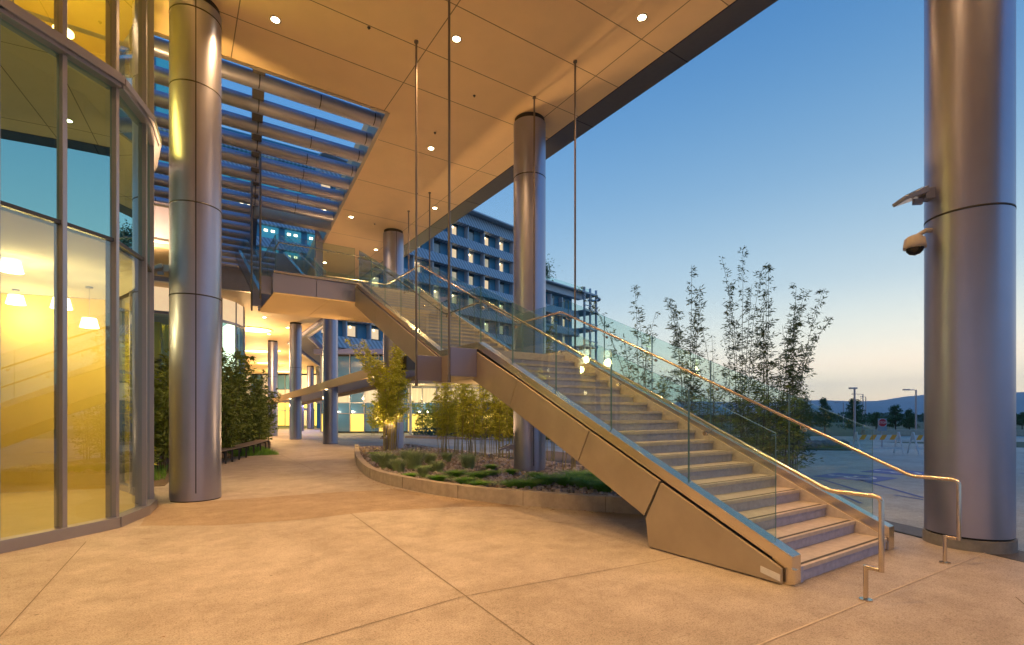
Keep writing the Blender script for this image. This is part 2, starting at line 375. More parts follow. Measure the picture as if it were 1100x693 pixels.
t.box(-12, 4.5, 12.40, 12.5, z0 - .02, z0 + .5); t.hexa([(OX(12.45) - .05, 12.42, z0 - .02), (OX(12.45) + .05, 12.42, z0 - .02), (OX(30) + .05, 30, z0 - .02), (OX(30) - .05, 30, z0 - .02)],
   [(OX(12.45) - .05, 12.42, z0 + .6), (OX(12.45) + .05, 12.42, z0 + .6), (OX(30) + .05, 30, z0 + .6), (OX(30) - .05, 30, z0 + .6)])
t.build('opening_trim', M['panel'], bld)
# sprinkler heads
for x, y in ((3.2, 9.9), (6.0, 10.6), (5.9, 12.6), (7.0, 16.4), (2.9, 8.2), (6.7, 20.0)):
    s = MB(); s.cyl(x, y, .032, z0 - .012, z0, 12); s.cyl(x, y, .012, z0 - .04, z0 - .012, 8); s.build('sprinkler_head', M['darkmetal'], bld)
# lower soffit further north, bending away to the right
zl = 8.3
fs = thing('rear_overhang', 'lower tan overhang beyond the stair with sloping metal edge and round lights', 'building', (5, 40, zl))
poly = [(-14, 30.5), (8.6, 30.5), (8.9, 51), (8.9 + .34 * 50, 51 + .94 * 50), (-14, 98)]
b = MB(); b.prism_z(poly, zl, zl + .7); b.build('soffit', M['soffit'], fs)
b = MB(); A = [(8.6, 30.5), (8.9, 51), (25.9, 98)]; B = [(10.2, 30.5), (10.6, 51), (27.9, 98)]
for i in range(2):
    b.hexa([(*A[i], zl), (*A[i + 1], zl), (*B[i + 1], 9.1), (*B[i], 9.1)], [(*A[i], zl + .5), (*A[i + 1], zl + .5), (*B[i + 1], 9.6), (*B[i], 9.6)])
b.build('sloping_fascia', M['panel'], fs)
b = MB()
for i in range(2):
    b.tube([(B[i][0], B[i][1], 9.15), (B[i + 1][0], B[i + 1][1], 9.15)], .22, 8); b.tube([(A[i][0], A[i][1], zl), (A[i + 1][0], A[i + 1][1], zl)], .2, 8)
b.build('edge_trim', M['panel_grey'], fs)
b = MB(); b.box(-14, 8.6, 30.2, 30.48, zl - .15, ZS + 1); b.build('step_fascia', M['panel'], fs)

# ------------------------------------------------------------------ louvred skylight
lv = thing('louvred_skylight', 'open roof of parallel rounded metal louvres between drum and soffit', 'skylight', (0, 18, ZS))
BX = lambda y: 1.55 + .105 * (y - 12.4)
def louvre(x0, x1, y, z):
    q = MB(); n = 18; V = []
    for x in (x0, x1):
        for k in range(n):
            a = 2 * math.pi * k / n; yy = .19 * math.cos(a); zz = .165 * math.sin(a)
            t = R(-24); V.append((x, y + yy * math.cos(t) - zz * math.sin(t), z + yy * math.sin(t) + zz * math.cos(t)))
    q.add(V, [(k, (k + 1) % n, n + (k + 1) % n, n + k) for k in range(n)], True)
    q.add(V[:n], [tuple(range(n))]); q.add(V[n:], [tuple(range(n))[::-1]])
    lo = q.build('louvre', M['louvre'], lv)
    for xj in ([BX(y)] + [BX(y) + 1.35, BX(y) + 2.7] if x1 > BX(y) else [BX(y) - 1.6, BX(y) - 3.2]):
        if xj > x1 - .1: continue
        q = MB(); V = []
        for x in (xj - .012, xj + .012):
            for k in range(n): a = 2 * math.pi * k / n; V.append((x, y + .195 * math.cos(a), z + .17 * math.sin(a)))
        q.add(V, [(k, (k + 1) % n, n + (k + 1) % n, n + k) for k in range(n)], True); q.build('louvre_joint', M['darkmetal'], lo)
    return lo
for k in range(8): louvre(-12, OX(13.0 + k * 1.05) - .08, 13.0 + k * 1.05, ZS + .05)
for k in range(8, 17): louvre(-12, BX(13 + k * 1.05) - .1, 13.0 + k * 1.05, ZS + .05)
b = MB()
b.hexa([(BX(12.5) - .13, 12.5, ZS + .1), (BX(12.5) + .13, 12.5, ZS + .1), (BX(31) + .13, 31, ZS + .1), (BX(31) - .13, 31, ZS + .1)],
       [(BX(12.5) - .13, 12.5, ZS + .75), (BX(12.5) + .13, 12.5, ZS + .75), (BX(31) + .13, 31, ZS + .75), (BX(31) - .13, 31, ZS + .75)]); b.build('beam', M['fascia'], lv)
b = MB(); b.box(BX(21), OX(21.2) - .05, 21.0, 21.35, ZS - .25, ZS + .45); b.build('cross_beam', M['panel'], lv)

# ------------------------------------------------------------------ columns
def column(x, y, zt, label, plinth=False, z0=None, seams=(), va=None, m='column', r=.42):
    g = G(y) if z0 is None else z0
    t = thing('round_column', label, 'column', (x, y, g), 'round metal clad columns under the overhang')
    q = MB(); q.cyl(x, y, r, g + (.155 if plinth else .02), zt - .12, 72); q.build('shaft', M[m], t)
    q = MB(); q.cyl(x, y, r - .03, zt - .12, zt + .004, 48); q.build('top_collar', M['seam'], t)
    if plinth:
        q = MB(); q.cyl(x, y, r + .015, g - .02, g + .13, 64); q.build('plinth', M['plinth'], t, .01); q = MB(); q.cyl(x, y, r - .02, g + .12, g + .16, 48); q.build('base_gap', M['seam'], t)
    else:
        q = MB(); q.cyl(x, y, r - .015, g - .02, g + .03, 48); q.build('base_gap', M['seam'], t)
    for z in seams:
        q = MB(); q.lathe([(r - .01, z - .012), (r + .0025, z - .012), (r + .0025, z + .012), (r - .01, z + .012)], x, y, 72, False); q.build('joint_ring', M['seam'], t)
    if va is not None:
        for a in va:
            q = MB(); cx, cy = x + r * math.cos(a), y + r * math.sin(a); nx, ny = -math.sin(a) * .009, math.cos(a) * .009
            ox, oy = math.cos(a) * .0025, math.sin(a) * .0025
            q.hexa([(cx - nx, cy - ny, g + .16), (cx + nx, cy + ny, g + .16), (cx + nx + ox, cy + ny + oy, g + .16), (cx - nx + ox, cy - ny + oy, g + .16)],
                   [(cx - nx, cy - ny, zt - .12), (cx + nx, cy + ny, zt - .12), (cx + nx + ox, cy + ny + oy, zt - .12), (cx - nx + ox, cy - ny + oy, zt - .12)])
            q.build('vertical_seam', M['seam'], t)
    return t
def face_angle(x, y, dpx): return math.atan2(-y, -x) + dpx   # angle of a seam as met by the eye
cr = column(8.11, 2.02, ZS, 'big smooth metal column beside the foot of the stair, camera on its side', True, seams=(4.02,), va=[face_angle(8.11, 2.02, 2.2)])
cl = column(.32, 11.2, ZS, 'metal column next to the curved glass wall, gold lit on its left side', seams=(3.78, 5.46, 7.64, 9.0), va=[face_angle(.32, 11.2, .0)])
c3 = column(7.72, 10.7, ZS, 'metal column rising from the planter right behind the lower stair flight', z0=.12, seams=(7.75,), va=[face_angle(7.72, 10.7, .25)])
c4 = column(7.64, 20.4, ZS, 'metal column behind the upper stair flight, pale below the stair', z0=.1, va=[face_angle(7.64, 20.4, .3)], seams=(5.0,))
c5 = column(7.55, 30.4, ZS, 'metal column under the left end of the upper stair platform', va=[face_angle(7.55, 30.4, .2)])
c6 = column(7.35, 39.6, zl, 'second metal column from the platform, beyond the bench', va=[face_angle(7.3, 39.6, .2)], seams=(5,))
c7 = column(7.4, 50.4, zl, 'farthest tall column of the row, beside the bamboo hedge', seams=(5,))
column(15.6, 73.7, zl, 'slim far column at the glowing entrance, left of its pair', r=.45)
column(18.4, 80.5, zl, 'slim far column at the glowing entrance, right of its pair', r=.45)

# ------------------------------------------------------------------ recessed downlights
def downlight(x, y, z, label, power, r=.075, col_=(1, .56, .22), aim=None):
    t = thing('recessed_downlight', label, 'ceiling light', (x, y, z), 'recessed downlights in the overhang')
    q = MB(); q.lathe([(r, z - .008), (r + .028, z - .008), (r + .028, z - .001), (r, z - .001)], x, y, 24, False); q.build('trim_ring', M['cam_body'], t)
    q = MB(); q.cyl(x, y, r, z - .009, z - .005, 24); q.build('lens', M['lamp_disc'], t)
    spot(t, (x, y, z - .03), aim or (x, y, 0), power, col_, R(125), .9, .07)
    return t
P0 = 800
for x, y, lab in ((1.62, 10.72, 'round downlight nearest the left column'), (4.79, 9.2, 'brightest downlight beside the tall hanger rod'),
                  (7.52, 6.7, 'downlight at upper right of the soffit, near its outer edge'), (6.15, 13.4, 'downlight between the hanger rods and the louvre opening'),
                  (8.05, 17.2, 'downlight close to the dark fascia above the upper flight'), (5.7, 19.8, 'downlight beside the louvre opening above the platform'),
                  (7.8, 23.1, 'downlight in front of the column behind the upper flight'), (6.3, 26.5, 'small downlight behind the upper platform')):
    downlight(x, y, ZS, lab, P0 * (.5 if (x > 7 and y < 10) else 1.15))
for x, y in ((1.62, 3.4), (4.79, 2.4), (7.52, .2), (-1.9, 5.2), (1.6, -3.5), (5.2, -5), (-3, -1), (4.8, -10), (-1.9, 1.6)):
    downlight(x, y, ZS, 'recessed downlight in the near soffit overhead', P0 * (.38 if x > 4 else 1.2))
def W_z(px, py, z):
    t = 540 * (z - 1.6) / (445.0 - py); return W((px - 550) / 540 * t, t)
for px, py, lab in ((284, 341, 'small far downlight under the lower overhang, nearest of three'), (289, 359, 'small far downlight under the lower overhang, middle of three'), (300, 377, 'small far downlight under the lower overhang, farthest of three'), (309, 352, 'small far downlight between the two far columns')):
    x, y = W_z(px, py, zl); downlight(x, y, zl, lab, 1100, .11)
for px, py, lab in ((272, 354, 'large round glowing ceiling light nearest the far glass drum'), (276, 377, 'second large round ceiling light beyond the far glass drum'),
                    (287, 390, 'third large round ceiling light, behind the far column'), (305, 399, 'farthest large round ceiling light under the lower overhang')):
    x, y = W_z(px, py, zl)
    t = thing('round_ceiling_light', lab, 'ceiling light', (x, y, zl), 'large round ceiling lights')
    q = MB(); q.lathe([(1.3, zl - .01), (1.45, zl - .01), (1.45, zl - .06), (1.3, zl - .06)], x, y, 40, False); q.build('rim', M['soffit'], t)
    q = MB(); q.cyl(x, y, 1.3, zl - .03, zl - .015, 40); q.build('diffuser', M['lamp_soft'], t)
    point(t, (x, y, zl - 2.2), 1300, (1, .6, .25), .8)

# column-mounted up-lighters: the right-hand column's, plus added ones for bamboo and soffit
def uplight(cx, cy, a, z, label, power, r=.42):
    ca, sa = math.cos(a), math.sin(a); px, py = cx + r * ca, cy + r * sa
    Mx = Matrix.Translation((px, py, z)) @ Matrix.Rotation(a, 4, 'Z')
    t = thing('floodlight', label, 'floodlight', (px, py, z), 'floodlights fixed to the columns')
    q = MB(); q.box(-.01, .10, -.07, .07, -.07, .06, Mx); q.build('wall_bracket', M['frame'], t, .006)
    q = MB(); q.hexa([tuple(Mx @ Vector(p)) for p in ((.08, -.12, -.01), (.08, .12, -.01), (.36, .12, -.10), (.36, -.12, -.10))],
                     [tuple(Mx @ Vector(p)) for p in ((.10, -.12, .07), (.10, .12, .07), (.38, .12, -.06), (.38, -.12, -.06))]); q.build('housing', M['frame'], t, .008)
    q = MB(); q.hexa([tuple(Mx @ Vector(p)) for p in ((.13, -.09, .064), (.13, .09, .064), (.34, .09, -.035), (.34, -.09, -.035))],
                     [tuple(Mx @ Vector(p)) for p in ((.13, -.09, .068), (.13, .09, .068), (.34, .09, -.031), (.34, -.09, -.031))]); q.build('lens', M['lens_dark'], t)
    q = MB(); q.box(.10, .2, -.02, .02, -.12, -.05, Mx); q.build('knuckle', M['frame'], t)
    l = tuple(Mx @ Vector((.26, 0, .12)))
    spot(t, l, (l[0] + 1.1 * ca, l[1] + 1.1 * sa, l[2] + 2.4), power, (1, .58, .24), R(150), .8, .08)
    return t
aR = face_angle(8.11, 2.02, 0) - .9
UP = 700
uplight(8.11, 2.02, W(-1, 0)[0] and math.atan2(W(-1, .12)[1], W(-1, .12)[0]), 4.33, 'grey tilted floodlight on the right column above the camera dome', 60)
uplight(7.72, 10.7, R(150), .75, 'added floodlight low on the column behind the lower stair flight, lighting the bamboo', 600)  # unseen fixture, added to light the bamboo
uplight(.32, 11.2, math.atan2(.3, -1), 4.3, 'added unseen floodlight on the far side of the column by the glass wall', UP)  # added to throw warm light on the soffit
uplight(7.64, 20.4, R(215), .7, 'added floodlight low on the column behind the upper flight, lighting the bamboo', 650)  # second added fixture, for the golden bamboo

# dome camera on the right column
a = math.atan2(W(-1, .1)[1], W(-1, .1)[0]); ca, sa = math.cos(a), math.sin(a)
px, py, pz = 8.11 + .42 * ca, 2.02 + .42 * sa, 3.78
t = thing('security_camera', 'dome security camera on an arm from the right column', 'camera', (px, py, pz))
q = MB(); q.tube([(px - .02 * ca, py - .02 * sa, pz + .10), (px + .06 * ca, py + .06 * sa, pz + .10), (px + .17 * ca, py + .17 * sa, pz + .03)], .028, 10); q.build('arm', M['cam_body'], t)
hx, hy = px + .19 * ca, py + .19 * sa
q = MB(); q.lathe([(.02, pz + .05), (.07, pz + .03), (.105, pz), (.118, pz - .09), (.118, pz - .12), (.1, pz - .12)], hx, hy, 32); q.build('housing', M['cam_body'], t)
q = MB(); q.lathe([(.095, pz - .115), (.085, pz - .155), (.055, pz - .19), (.01, pz - .205)], hx, hy, 24); q.build('dome', M['dome'], t)

# ------------------------------------------------------------------ the staircase
RISE, RUN = .15, .325; V0 = 2.44; SL = RISE / RUN
UN, UF = 4.95, 6.90
st = thing('staircase', 'wide outdoor staircase with glass balustrades, bronze side panels and steel handrails rising from the plaza', 'staircase', (5.9, V0, 0))
V1 = V0 + 18 * RUN            # lower landing starts
V2 = V1 + 1.72                # upper flight starts
V3 = V2 + 18 * RUN            # platform starts
ZL1, ZL2 = 2.85, 5.70
def steps(u0, u1, v0, z0, n):
    for k in range(n):
        z = z0 + RISE * (k + 1); v = v0 + RUN * k
        q = MB()
        q.box(u0, u1, v + .018, v + RUN + .06, z - RISE - .0, z - .042)
        q.mi = 1; q.box(u0, u1, v, v + RUN + .016, z - .041, z)
        q.mi = 2; q.box(u0 + .03, u1 - .03, v + .035, v + .07, z - .001, z + .002)
        q.build('step', [M['concrete'], M['tread'], M['strip']], st, .004)
steps(UN, UF, V0, 0, 18); steps(UN, UF, V2, ZL1, 18)
q = MB(); q.box(UN, UF, V1, V2 + .03, ZL1 - .14, ZL1); q.build('landing', M['tread'], st, .004)
# return end of the first riser
q = MB(); q.box(UN - .03, UN + .03, V0 - .004, V0 + .34, 0, .148); q.build('step_end', M['concrete'], st, .004)
def line(v, v0, z0): return z0 + SL * (v - v0)
def stringer(u0, u1, side, shadowgap=True):
    """outer bronze cladding panels of one side"""
    T = lambda v: line(v, 3.91, .81); Bm = lambda v: line(v, 4.14, .37)
    # foot block
    q = MB(); q.prism_x([(2.5, .015), (4.09, .015), (4.13, .35), (3.905, .80), (2.60, .205), (2.5, .155)], u0, u1); q.build('side_panel', M['panel'], st, .006)
    cuts = [4.15, 5.2, 7.0]
    dv = -.23
    vs = [(4.155, 3.925), (5.36, 5.13), (7.10, 6.87)]
    for i in range(3):
        b0, t0 = vs[i]
        if i < 2:
            b1, t1 = vs[i + 1][0] - .012, vs[i + 1][1] - .012
            pl = [(b0, Bm(b0)), (b1, Bm(b1)), (t1, T(t1)), (t0, T(t0))]
        else:
            tE = V1 + .0; bE = V1 + .17
            pl = [(b0, Bm(b0)), (bE, 2.28), (bE, 2.28 + .02), (V1 + .09, 2.82), (tE, T(tE)), (t0, T(t0))]
            pl = [(b0, Bm(b0)), (V1 + .12, 2.27), (V1 + .07, 2.83), (t0, T(t0))]
        q = MB(); q.prism_x(pl, u0, u1); q.build('side_panel', M['panel'], st, .005)
    q = MB(); q.prism_x([(V1 + .132, 2.27), (V2 - .05, 2.27), (V2 - .11, 2.83), (V1 + .082, 2.83)], u0, u1); q.build('side_panel', M['panel'], st, .005)
    T2 = lambda v: 2.83 + SL * (v - V2 + .10); B2 = lambda v: 2.27 + SL * (v - V2 + .04)
    ks = [V2 - .10, V2 + 1.9, V2 + 3.9, V3 + .05]
    for i in range(3):
        a0, a1 = ks[i], ks[i + 1] - (.012 if i < 2 else 0)
        q = MB(); q.prism_x([(a0 + .07, B2(a0 + .07)), (a1 + (.07 if i < 2 else 0), B2(a1 + (.07 if i < 2 else 0))), (a1, T2(a1)), (a0, T2(a0))], u0, u1); q.build('side_panel', M['panel'], st, .005)
    # dark backing so the panel joints read
    d = .02 if side < 0 else -.02
    uu = (u1 - .01, u1 + .012) if side < 0 else (u0 - .012, u0 + .01)
    q = MB(); q.prism_x([(2.7, .05), (4.05, .05), (4.2, .42), (V1 + .1, 2.3), (V2, 2.3), (V3, 2.3 + SL * (V3 - V2)), (V3, T2(V3) - .06), (V2, 2.76), (V1, 2.76), (2.7, .2)], *uu); q.build('stringer', M['spandrel'], st)
stringer(4.70, 4.735, -1); stringer(7.095, 7.13, 1)
# inner skirt plates and caps
CT = lambda v: line(v, 2.45, .285)
def cap(u0, u1):
    th = .135
    q = MB()
    q.prism_x([(2.43, 0.0), (2.43, .275), (2.46, .29), (V1 - .02, CT(V1 - .02)), (V1 - .02, CT(V1 - .02) - th), (2.62, CT(2.62) - th), (2.52, 0)], u0, u1)
    q.build('cap_rail', M['steel'], st, .003)
    zc = CT(V1 - .02)
    q = MB(); q.prism_x([(V1 - .02, zc - th), (V1 - .02, zc), (V2 - .10, zc), (V2 - .10, zc - th)], u0, u1); q.build('cap_rail', M['steel'], st, .003)
    q = MB(); q.prism_x([(V2 - .10, zc), (V3 + .1, zc + SL * (V3 - V2 + .2)), (V3 + .1, zc - th + SL * (V3 - V2 + .2)), (V2 - .10, zc - th)], u0, u1); q.build('cap_rail', M['steel'], st, .003)
cap(4.755, 4.915); cap(6.93, 7.08)
for (u0, u1) in ((4.92, 4.945), (6.903, 6.928)):
    q = MB(); q.prism_x([(V0 + .02, 0.02), (V0 + .02, .16), (V1, ZL1 + .10), (V2, ZL1 + .10), (V3, ZL2 + .10), (V3, ZL2 - .4), (V2, ZL1 - .3), (V1, ZL1 - .3), (V0 + .6, .02)], u0, u1); q.build('skirting', M['panel_grey'] if u0 < 5 else M['tread'], st)
# underside pan
q = MB(); q.prism_x([(4.2, .40), (V1 + .1, 2.29), (V2, 2.29), (V3, 2.29 + SL * (V3 - V2)), (V3, 2.33 + SL * (V3 - V2)), (V2, 2.33), (V1 + .1, 2.33), (4.2, .44)], 4.72, 7.11); q.build('underside', M['panel'], st)
# small access plate and bracket at the foot
q = MB(); q.prism_x([(2.51, .035), (2.51, .10), (2.70, .135), (2.70, .075)], 4.694, 4.699); q.build('foot_plate', M['paint_white'], st)
q = MB(); q.box(4.75, 4.80, 2.40, 2.44, .02, .16); q.build('foot_bracket', M['steel'], st, .003)
# glass balustrades: sloped panes
def pane(u, v0, v1, b, t):
    g = .006; q = MB(); v0 += g; v1 -= g
    q.mi = 0; hw = .008
    P = [(v0, b(v0)), (v1, b(v1)), (v1, t(v1)), (v0, t(v0))]
    A = [(u - hw, y, z) for y, z in P]; B = [(u + hw, y, z) for y, z in P]
    q.add(A + B, [(3, 2, 1, 0), (4, 5, 6, 7)]); q.mi = 1; q.add(A + B, [(0, 1, 5, 4), (1, 2, 6, 5), (2, 3, 7, 6), (3, 0, 4, 7)])
    return q.build('glass_pane', [M['glass_rail'], M['glass_edge']], st)
GH = 1.05
for u in (4.835, 7.005):
    vs = [2.62, 3.62, 4.84, 6.01, 7.20, V1 + .0]
    for i in range(5): pane(u, vs[i], vs[i + 1], lambda v: CT(v) - .03, lambda v: CT(v) + GH)
    zc = CT(V1 - .02)
    for a0, a1 in ((V1, V1 + .86), (V1 + .86, V2 - .02)): pane(u, a0, a1, lambda v: zc - .03, lambda v: zc + GH + .02)
    for i in range(5):
        a0 = V2 + (V3 - V2 + .05) * i / 5; a1 = V2 + (V3 - V2 + .05) * (i + 1) / 5
        pane(u, a0, a1, lambda v: zc - .03 + SL * (v - V2 + .1), lambda v: zc + GH + SL * (v - V2 + .1))
# steel handrails with end loops
def handrail(u, sgn):
    q = MB(); h = .92
    q.tube([(u, 1.90, 0.0), (u, 1.90, .30)], .019, 12)
    q.tube([(u, 1.90, .285), (u, 1.80, .285)], .019, 12)
    q.tube([(u, 1.785, .27), (u, 1.785, .86), (u, 1.80, .895), (u, 1.84, .905), (u, 2.17, .905), (u, 2.24, .925), (u, V1 + .02, ZL1 + h - .0), (u, V1 + .12, ZL1 + h + .02),
            (u, V2 - .10, ZL1 + h + .02), (u, V2, ZL1 + h + .04), (u, V3 - .1, ZL2 + h - .03), (u, V3 + .05, ZL2 + h + .01), (u, V3 + .5, ZL2 + h + .01)], .021, 14)
    o = q.build('handrail', M['rail'], st)
    q = MB(); q.cyl(u, 1.90, .05, .0, .012, 20); q.build('base_plate', M['rail'], o)
    for v in [3.4, 4.7, 5.9, 7.1, 8.2, V2 - .3, V2 + .9, V2 + 2.1, V2 + 3.3, V2 + 4.5]:
        z = (.905 + SL * (v - 2.19)) if v < V1 else (ZL1 + h if v < V2 else ZL1 + h + .04 + SL * (v - V2) - .02)
        q = MB(); e = u + sgn * .10
        q.tube([(u, v, z - .015), (u, v, z - .055), (e, v, z - .075)], .007, 8); q.tube([(e - .008 * sgn, v, z - .075), (e + .02 * sgn, v, z - .075)], .026, 12)
        q.build('rail_bracket', M['rail'], o)
handrail(4.935, -1); handrail(6.87, 1)
# hanger rods and their brackets
def hanger(u, v, zb, s, ue, zt=ZS, h=.52):
    q = MB(); q.tube([(u, v, zb - .08), (u, v, zt)], .022, 10); q.tube([(u, v, zb - .12), (u, v, zb + .02)], .034, 10); q.build('hanger_rod', M['rod'], st)
    q = MB(); q.box(min(u + s * .02, ue), max(u + s * .02, ue), v - .02, v + .10, zb, zb + h); q.build('hanger_bracket', M['panel_grey'], st, .005)
    q = MB(); q.cyl(u, v, .045, zt - .03, zt - .002, 16); q.build('ceiling_anchor', M['rod'], st)
for v in (8.22, 9.72): hanger(4.13, v, 2.30, 1, 4.698); hanger(7.24, v + .12, 2.30, -1, 7.135)
for v in (16.1, 18.0): hanger(7.34, v, 5.15, -1, 7.15)
# upper platform
PZ0 = 5.10; PA, PB = V3 + .02, 19.1
q = MB(); q.box(2.45, 7.1, PA + .02, PB, ZL2 - .12, ZL2); q.build('platform_deck', M['tread'], st)
for a0, a1 in ((2.38, 3.53), (3.545, 4.72)):
    q = MB(); q.box(a0, a1, PA + .0, PA + .06, PZ0 + .03, ZL2 - .02); q.build('platform_fascia', M['panel_grey'], st, .005)
q = MB(); q.box(2.36, 4.72, PA - .03, PA + .12, ZL2 - .015, ZL2 + .05); q.build('platform_cap', M['steel'], st, .003)
for bb_ in ((2.34, 2.38, PA, PB), (7.1, 7.14, PA, PB), (4.6, 7.1, PB, PB + .04)):
    q = MB(); q.box(*bb_, PZ0 + .03, ZL2 - .02); q.build('platform_side', M['panel_grey'], st)
for a0, a1 in ((2.36, 3.93), (3.94, 5.5), (5.51, 7.12)):
    q = MB(); q.box(a0, a1, PA + .01, PB, PZ0, PZ0 + .028); q.build('platform_underside', M['soffit'], st)
def pane_u(v, u0, u1, z0, z1):
    q = MB(); P = [(u0 + .005, z0), (u1 - .005, z0), (u1 - .005, z1), (u0 + .005, z1)]
    A = [(x, v - .008, z) for x, z in P]; B = [(x, v + .008, z) for x, z in P]
    q.add(A + B, [(3, 2, 1, 0), (4, 5, 6, 7)]); q.mi = 1; q.add(A + B, [(0, 1, 5, 4), (1, 2, 6, 5), (2, 3, 7, 6), (3, 0, 4, 7)])
    return q.build('glass_pane', [M['glass_rail'], M['glass_edge']], st)
pane_u(PA + .045, 2.4, 3.53, ZL2 + .02, ZL2 + 1.12); pane_u(PA + .045, 3.53, 4.70, ZL2 + .02, ZL2 + 1.12)
pane_u(PB - .04, 4.62, 5.85, ZL2 + .02, ZL2 + 1.12); pane_u(PB - .04, 5.85, 7.08, ZL2 + .02, ZL2 + 1.12)
for a0, a1 in ((PA + .1, 17.5), (17.5, PB)): pane(7.04, a0, a1, lambda v: ZL2, lambda v: ZL2 + 1.12); pane(2.42, a0, a1, lambda v: ZL2, lambda v: ZL2 + 1.12)
q = MB(); q.tube([(2.5, PA + .14, ZL2 + .93), (4.9, PA + .14, ZL2 + .93)], .021, 12); q.tube([(4.5, PB - .14, ZL2 + .93), (6.85, PB - .14, ZL2 + .93), (6.87, V3 + .5, ZL2 + .93)], .021, 12)
q.tube([(2.52, PA + .14, ZL2 + .93), (2.52, PB - .1, ZL2 + .93)], .021, 12)
q.build('handrail', M['rail'], st)
for u in (2.9, 3.9): 
    q = MB(); q.tube([(u, PA + .14, ZL2 + .915), (u, PA + .14, ZL2 + .87), (u, PA + .06, ZL2 + .86)], .008, 8); q.build('rail_bracket', M['rail'], st)
# third flight up to the building
T0, T1 = 2.55, 4.50
steps(T0, T1, PB - .02, ZL2, 26)
for u0, u1 in ((2.40, 2.53), (4.52, 4.65)):
    q = MB(); q.prism_x([(PB, ZL2 - .5), (PB, ZL2 + .08), (PB + 26 * RUN, ZL2 + .18 + SL * 26 * RUN), (PB + 26 * RUN, ZL2 - .5 + SL * 26 * RUN)], u0, u1); q.build('cap_rail', M['steel'], st, .003)
for u in (2.465, 4.585):
    for i in range(6):
        a0, a1 = PB + i * 1.4, PB + (i + 1) * 1.4
        pane(u, a0, a1, lambda v: ZL2 + .05 + SL * (v - PB), lambda v: ZL2 + 1.15 + SL * (v - PB))
q = MB(); q.prism_x([(PB, ZL2 - .5), (PB, ZL2 - .45), (PB + 8.4, ZL2 - .45 + SL * 8.4), (PB + 8.4, ZL2 - .5 + SL * 8.4)], 2.4, 4.65); q.build('underside', M['panel'], st)
for u in (2.62, 4.43):
    q = MB(); q.tube([(u, PB - .3, ZL2 + .93), (u, PB, ZL2 + .95), (u, PB + 8.2, ZL2 + 1.0 + SL * 8.2)], .021, 12); q.build('handrail', M['rail'], st)
q = MB(); q.tube([(2.05, 16.2, 4.95), (2.05, 16.2, ZS + .1)], .03, 10); q.tube([(2.05, 18.2, 4.95), (2.05, 18.2, ZS + .1)], .03, 10); q.build('hanger_rod', M['rod'], st)
for v in (16.15, 18.15):
    q = MB(); q.box(2.07, 2.335, v, v + .12, 5.12, 5.62); q.build('hanger_bracket', M['panel_grey'], st, .005)
# curved metal shroud closing the top of the flight
sh = MB(); pts = [(4.75 + .9 * math.sin(k / 10 * 1.5), 21.6 + .9 * k / 10 * 3.5) for k in range(11)]
for k in range(10):
    (x0, y0), (x1, y1) = pts[k], pts[k + 1]; sh.hexa([(x0, y0, 7.2 + k * .12), (x1, y1, 7.32 + k * .12), (x1 + .05, y1, 7.32 + k * .12), (x0 + .05, y0, 7.2 + k * .12)], [(x0, y0, ZS), (x1, y1, ZS), (x1 + .05, y1, ZS), (x0 + .05, y0, ZS)])
sh.build('end_shroud', M['panel_grey'], st)

# ------------------------------------------------------------------ near glass drum (curved wall)
dr = thing('glass_drum', 'curved glass wall with grey mullions, warm yellow lit room behind', 'building', (-1.2, 9, 0))
# plan of the curtain wall, from survey of its foot
FP = [(-5.3, 6.72), (-4.45, 6.82), (-3.65, 7.02), (-2.93, 7.32), (-2.28, 7.70), (-1.73, 8.12), (-1.21, 8.57), (-.72, 9.02), (-.43, 9.88), (-.36, 10.6), (-.44, 11.55), (-.66, 12.5), (-1.0, 13.5)]
Z1, Z2, ZD = 4.05, 6.27, 9.3
def wallframe(i):
    a = Vector((*FP[i], 0)); c = Vector((*FP[i + 1], 0)); d = (c - a).normalized(); n = Vector((d.y, -d.x, 0))
    return a, c, d, n
for i in range(len(FP) - 1):
    a, c, d, n = wallframe(i); L_ = (c - a).length
    Mx = Matrix(((d.x, n.x, 0, a.x), (d.y, n.y, 0, a.y), (0, 0, 1, 0), (0, 0, 0, 1)))
    gl = 'glass_wall'
    for z0_, z1_, mm in ((.16, Z1 - .02, 'glass_wall'), (Z1 + .02, Z2 - .06, 'glass_dark'), (Z2 + .14, ZD, 'glass_wall')):
        q = MB(); q.quad(*[tuple(Mx @ Vector(p)) for p in ((.03, 0, z0_), (L_ - .03, 0, z0_), (L_ - .03, 0, z1_), (.03, 0, z1_))]); q.build('glass_pane', M[mm], dr)
    q = MB(); q.box(.02, L_ - .02, -.03, .03, Z1 - .025, Z1 + .025, Mx); q.build('transom', M['darkmetal'], dr)
    q = MB(); q.box(-.01, L_ + .01, -.06, .10, .0, .15, Mx); q.build('sill', M['frame'], dr, .004)
    q = MB(); q.box(-.012, L_ + .012, -.05, .12, Z2 - .07, Z2 + .13, Mx); q.box(-.03, L_ + .03, .1, .16, Z2 - .02, Z2 + .08, Mx); q.build('floor_band', M['frame'], dr, .004)
for i in range(len(FP)):
    i0 = min(i, len(FP) - 2); a, c, d, n = wallframe(i0)
    if i > 0: n = (wallframe(i - 1)[3] + n).normalized(); d = Vector((-n.y, n.x, 0))
    p = Vector((*FP[i], 0)); Mx = Matrix(((d.x, n.x, 0, p.x), (d.y, n.y, 0, p.y), (0, 0, 1, 0), (0, 0, 0, 1)))
    q = MB(); q.box(-.028, .028, -.10, .055, .01, Z2 - .07, Mx); q.box(-.028, .028, -.10, .055, Z2 + .13, ZD, Mx); q.build('mullion', M['frame'], dr, .004)
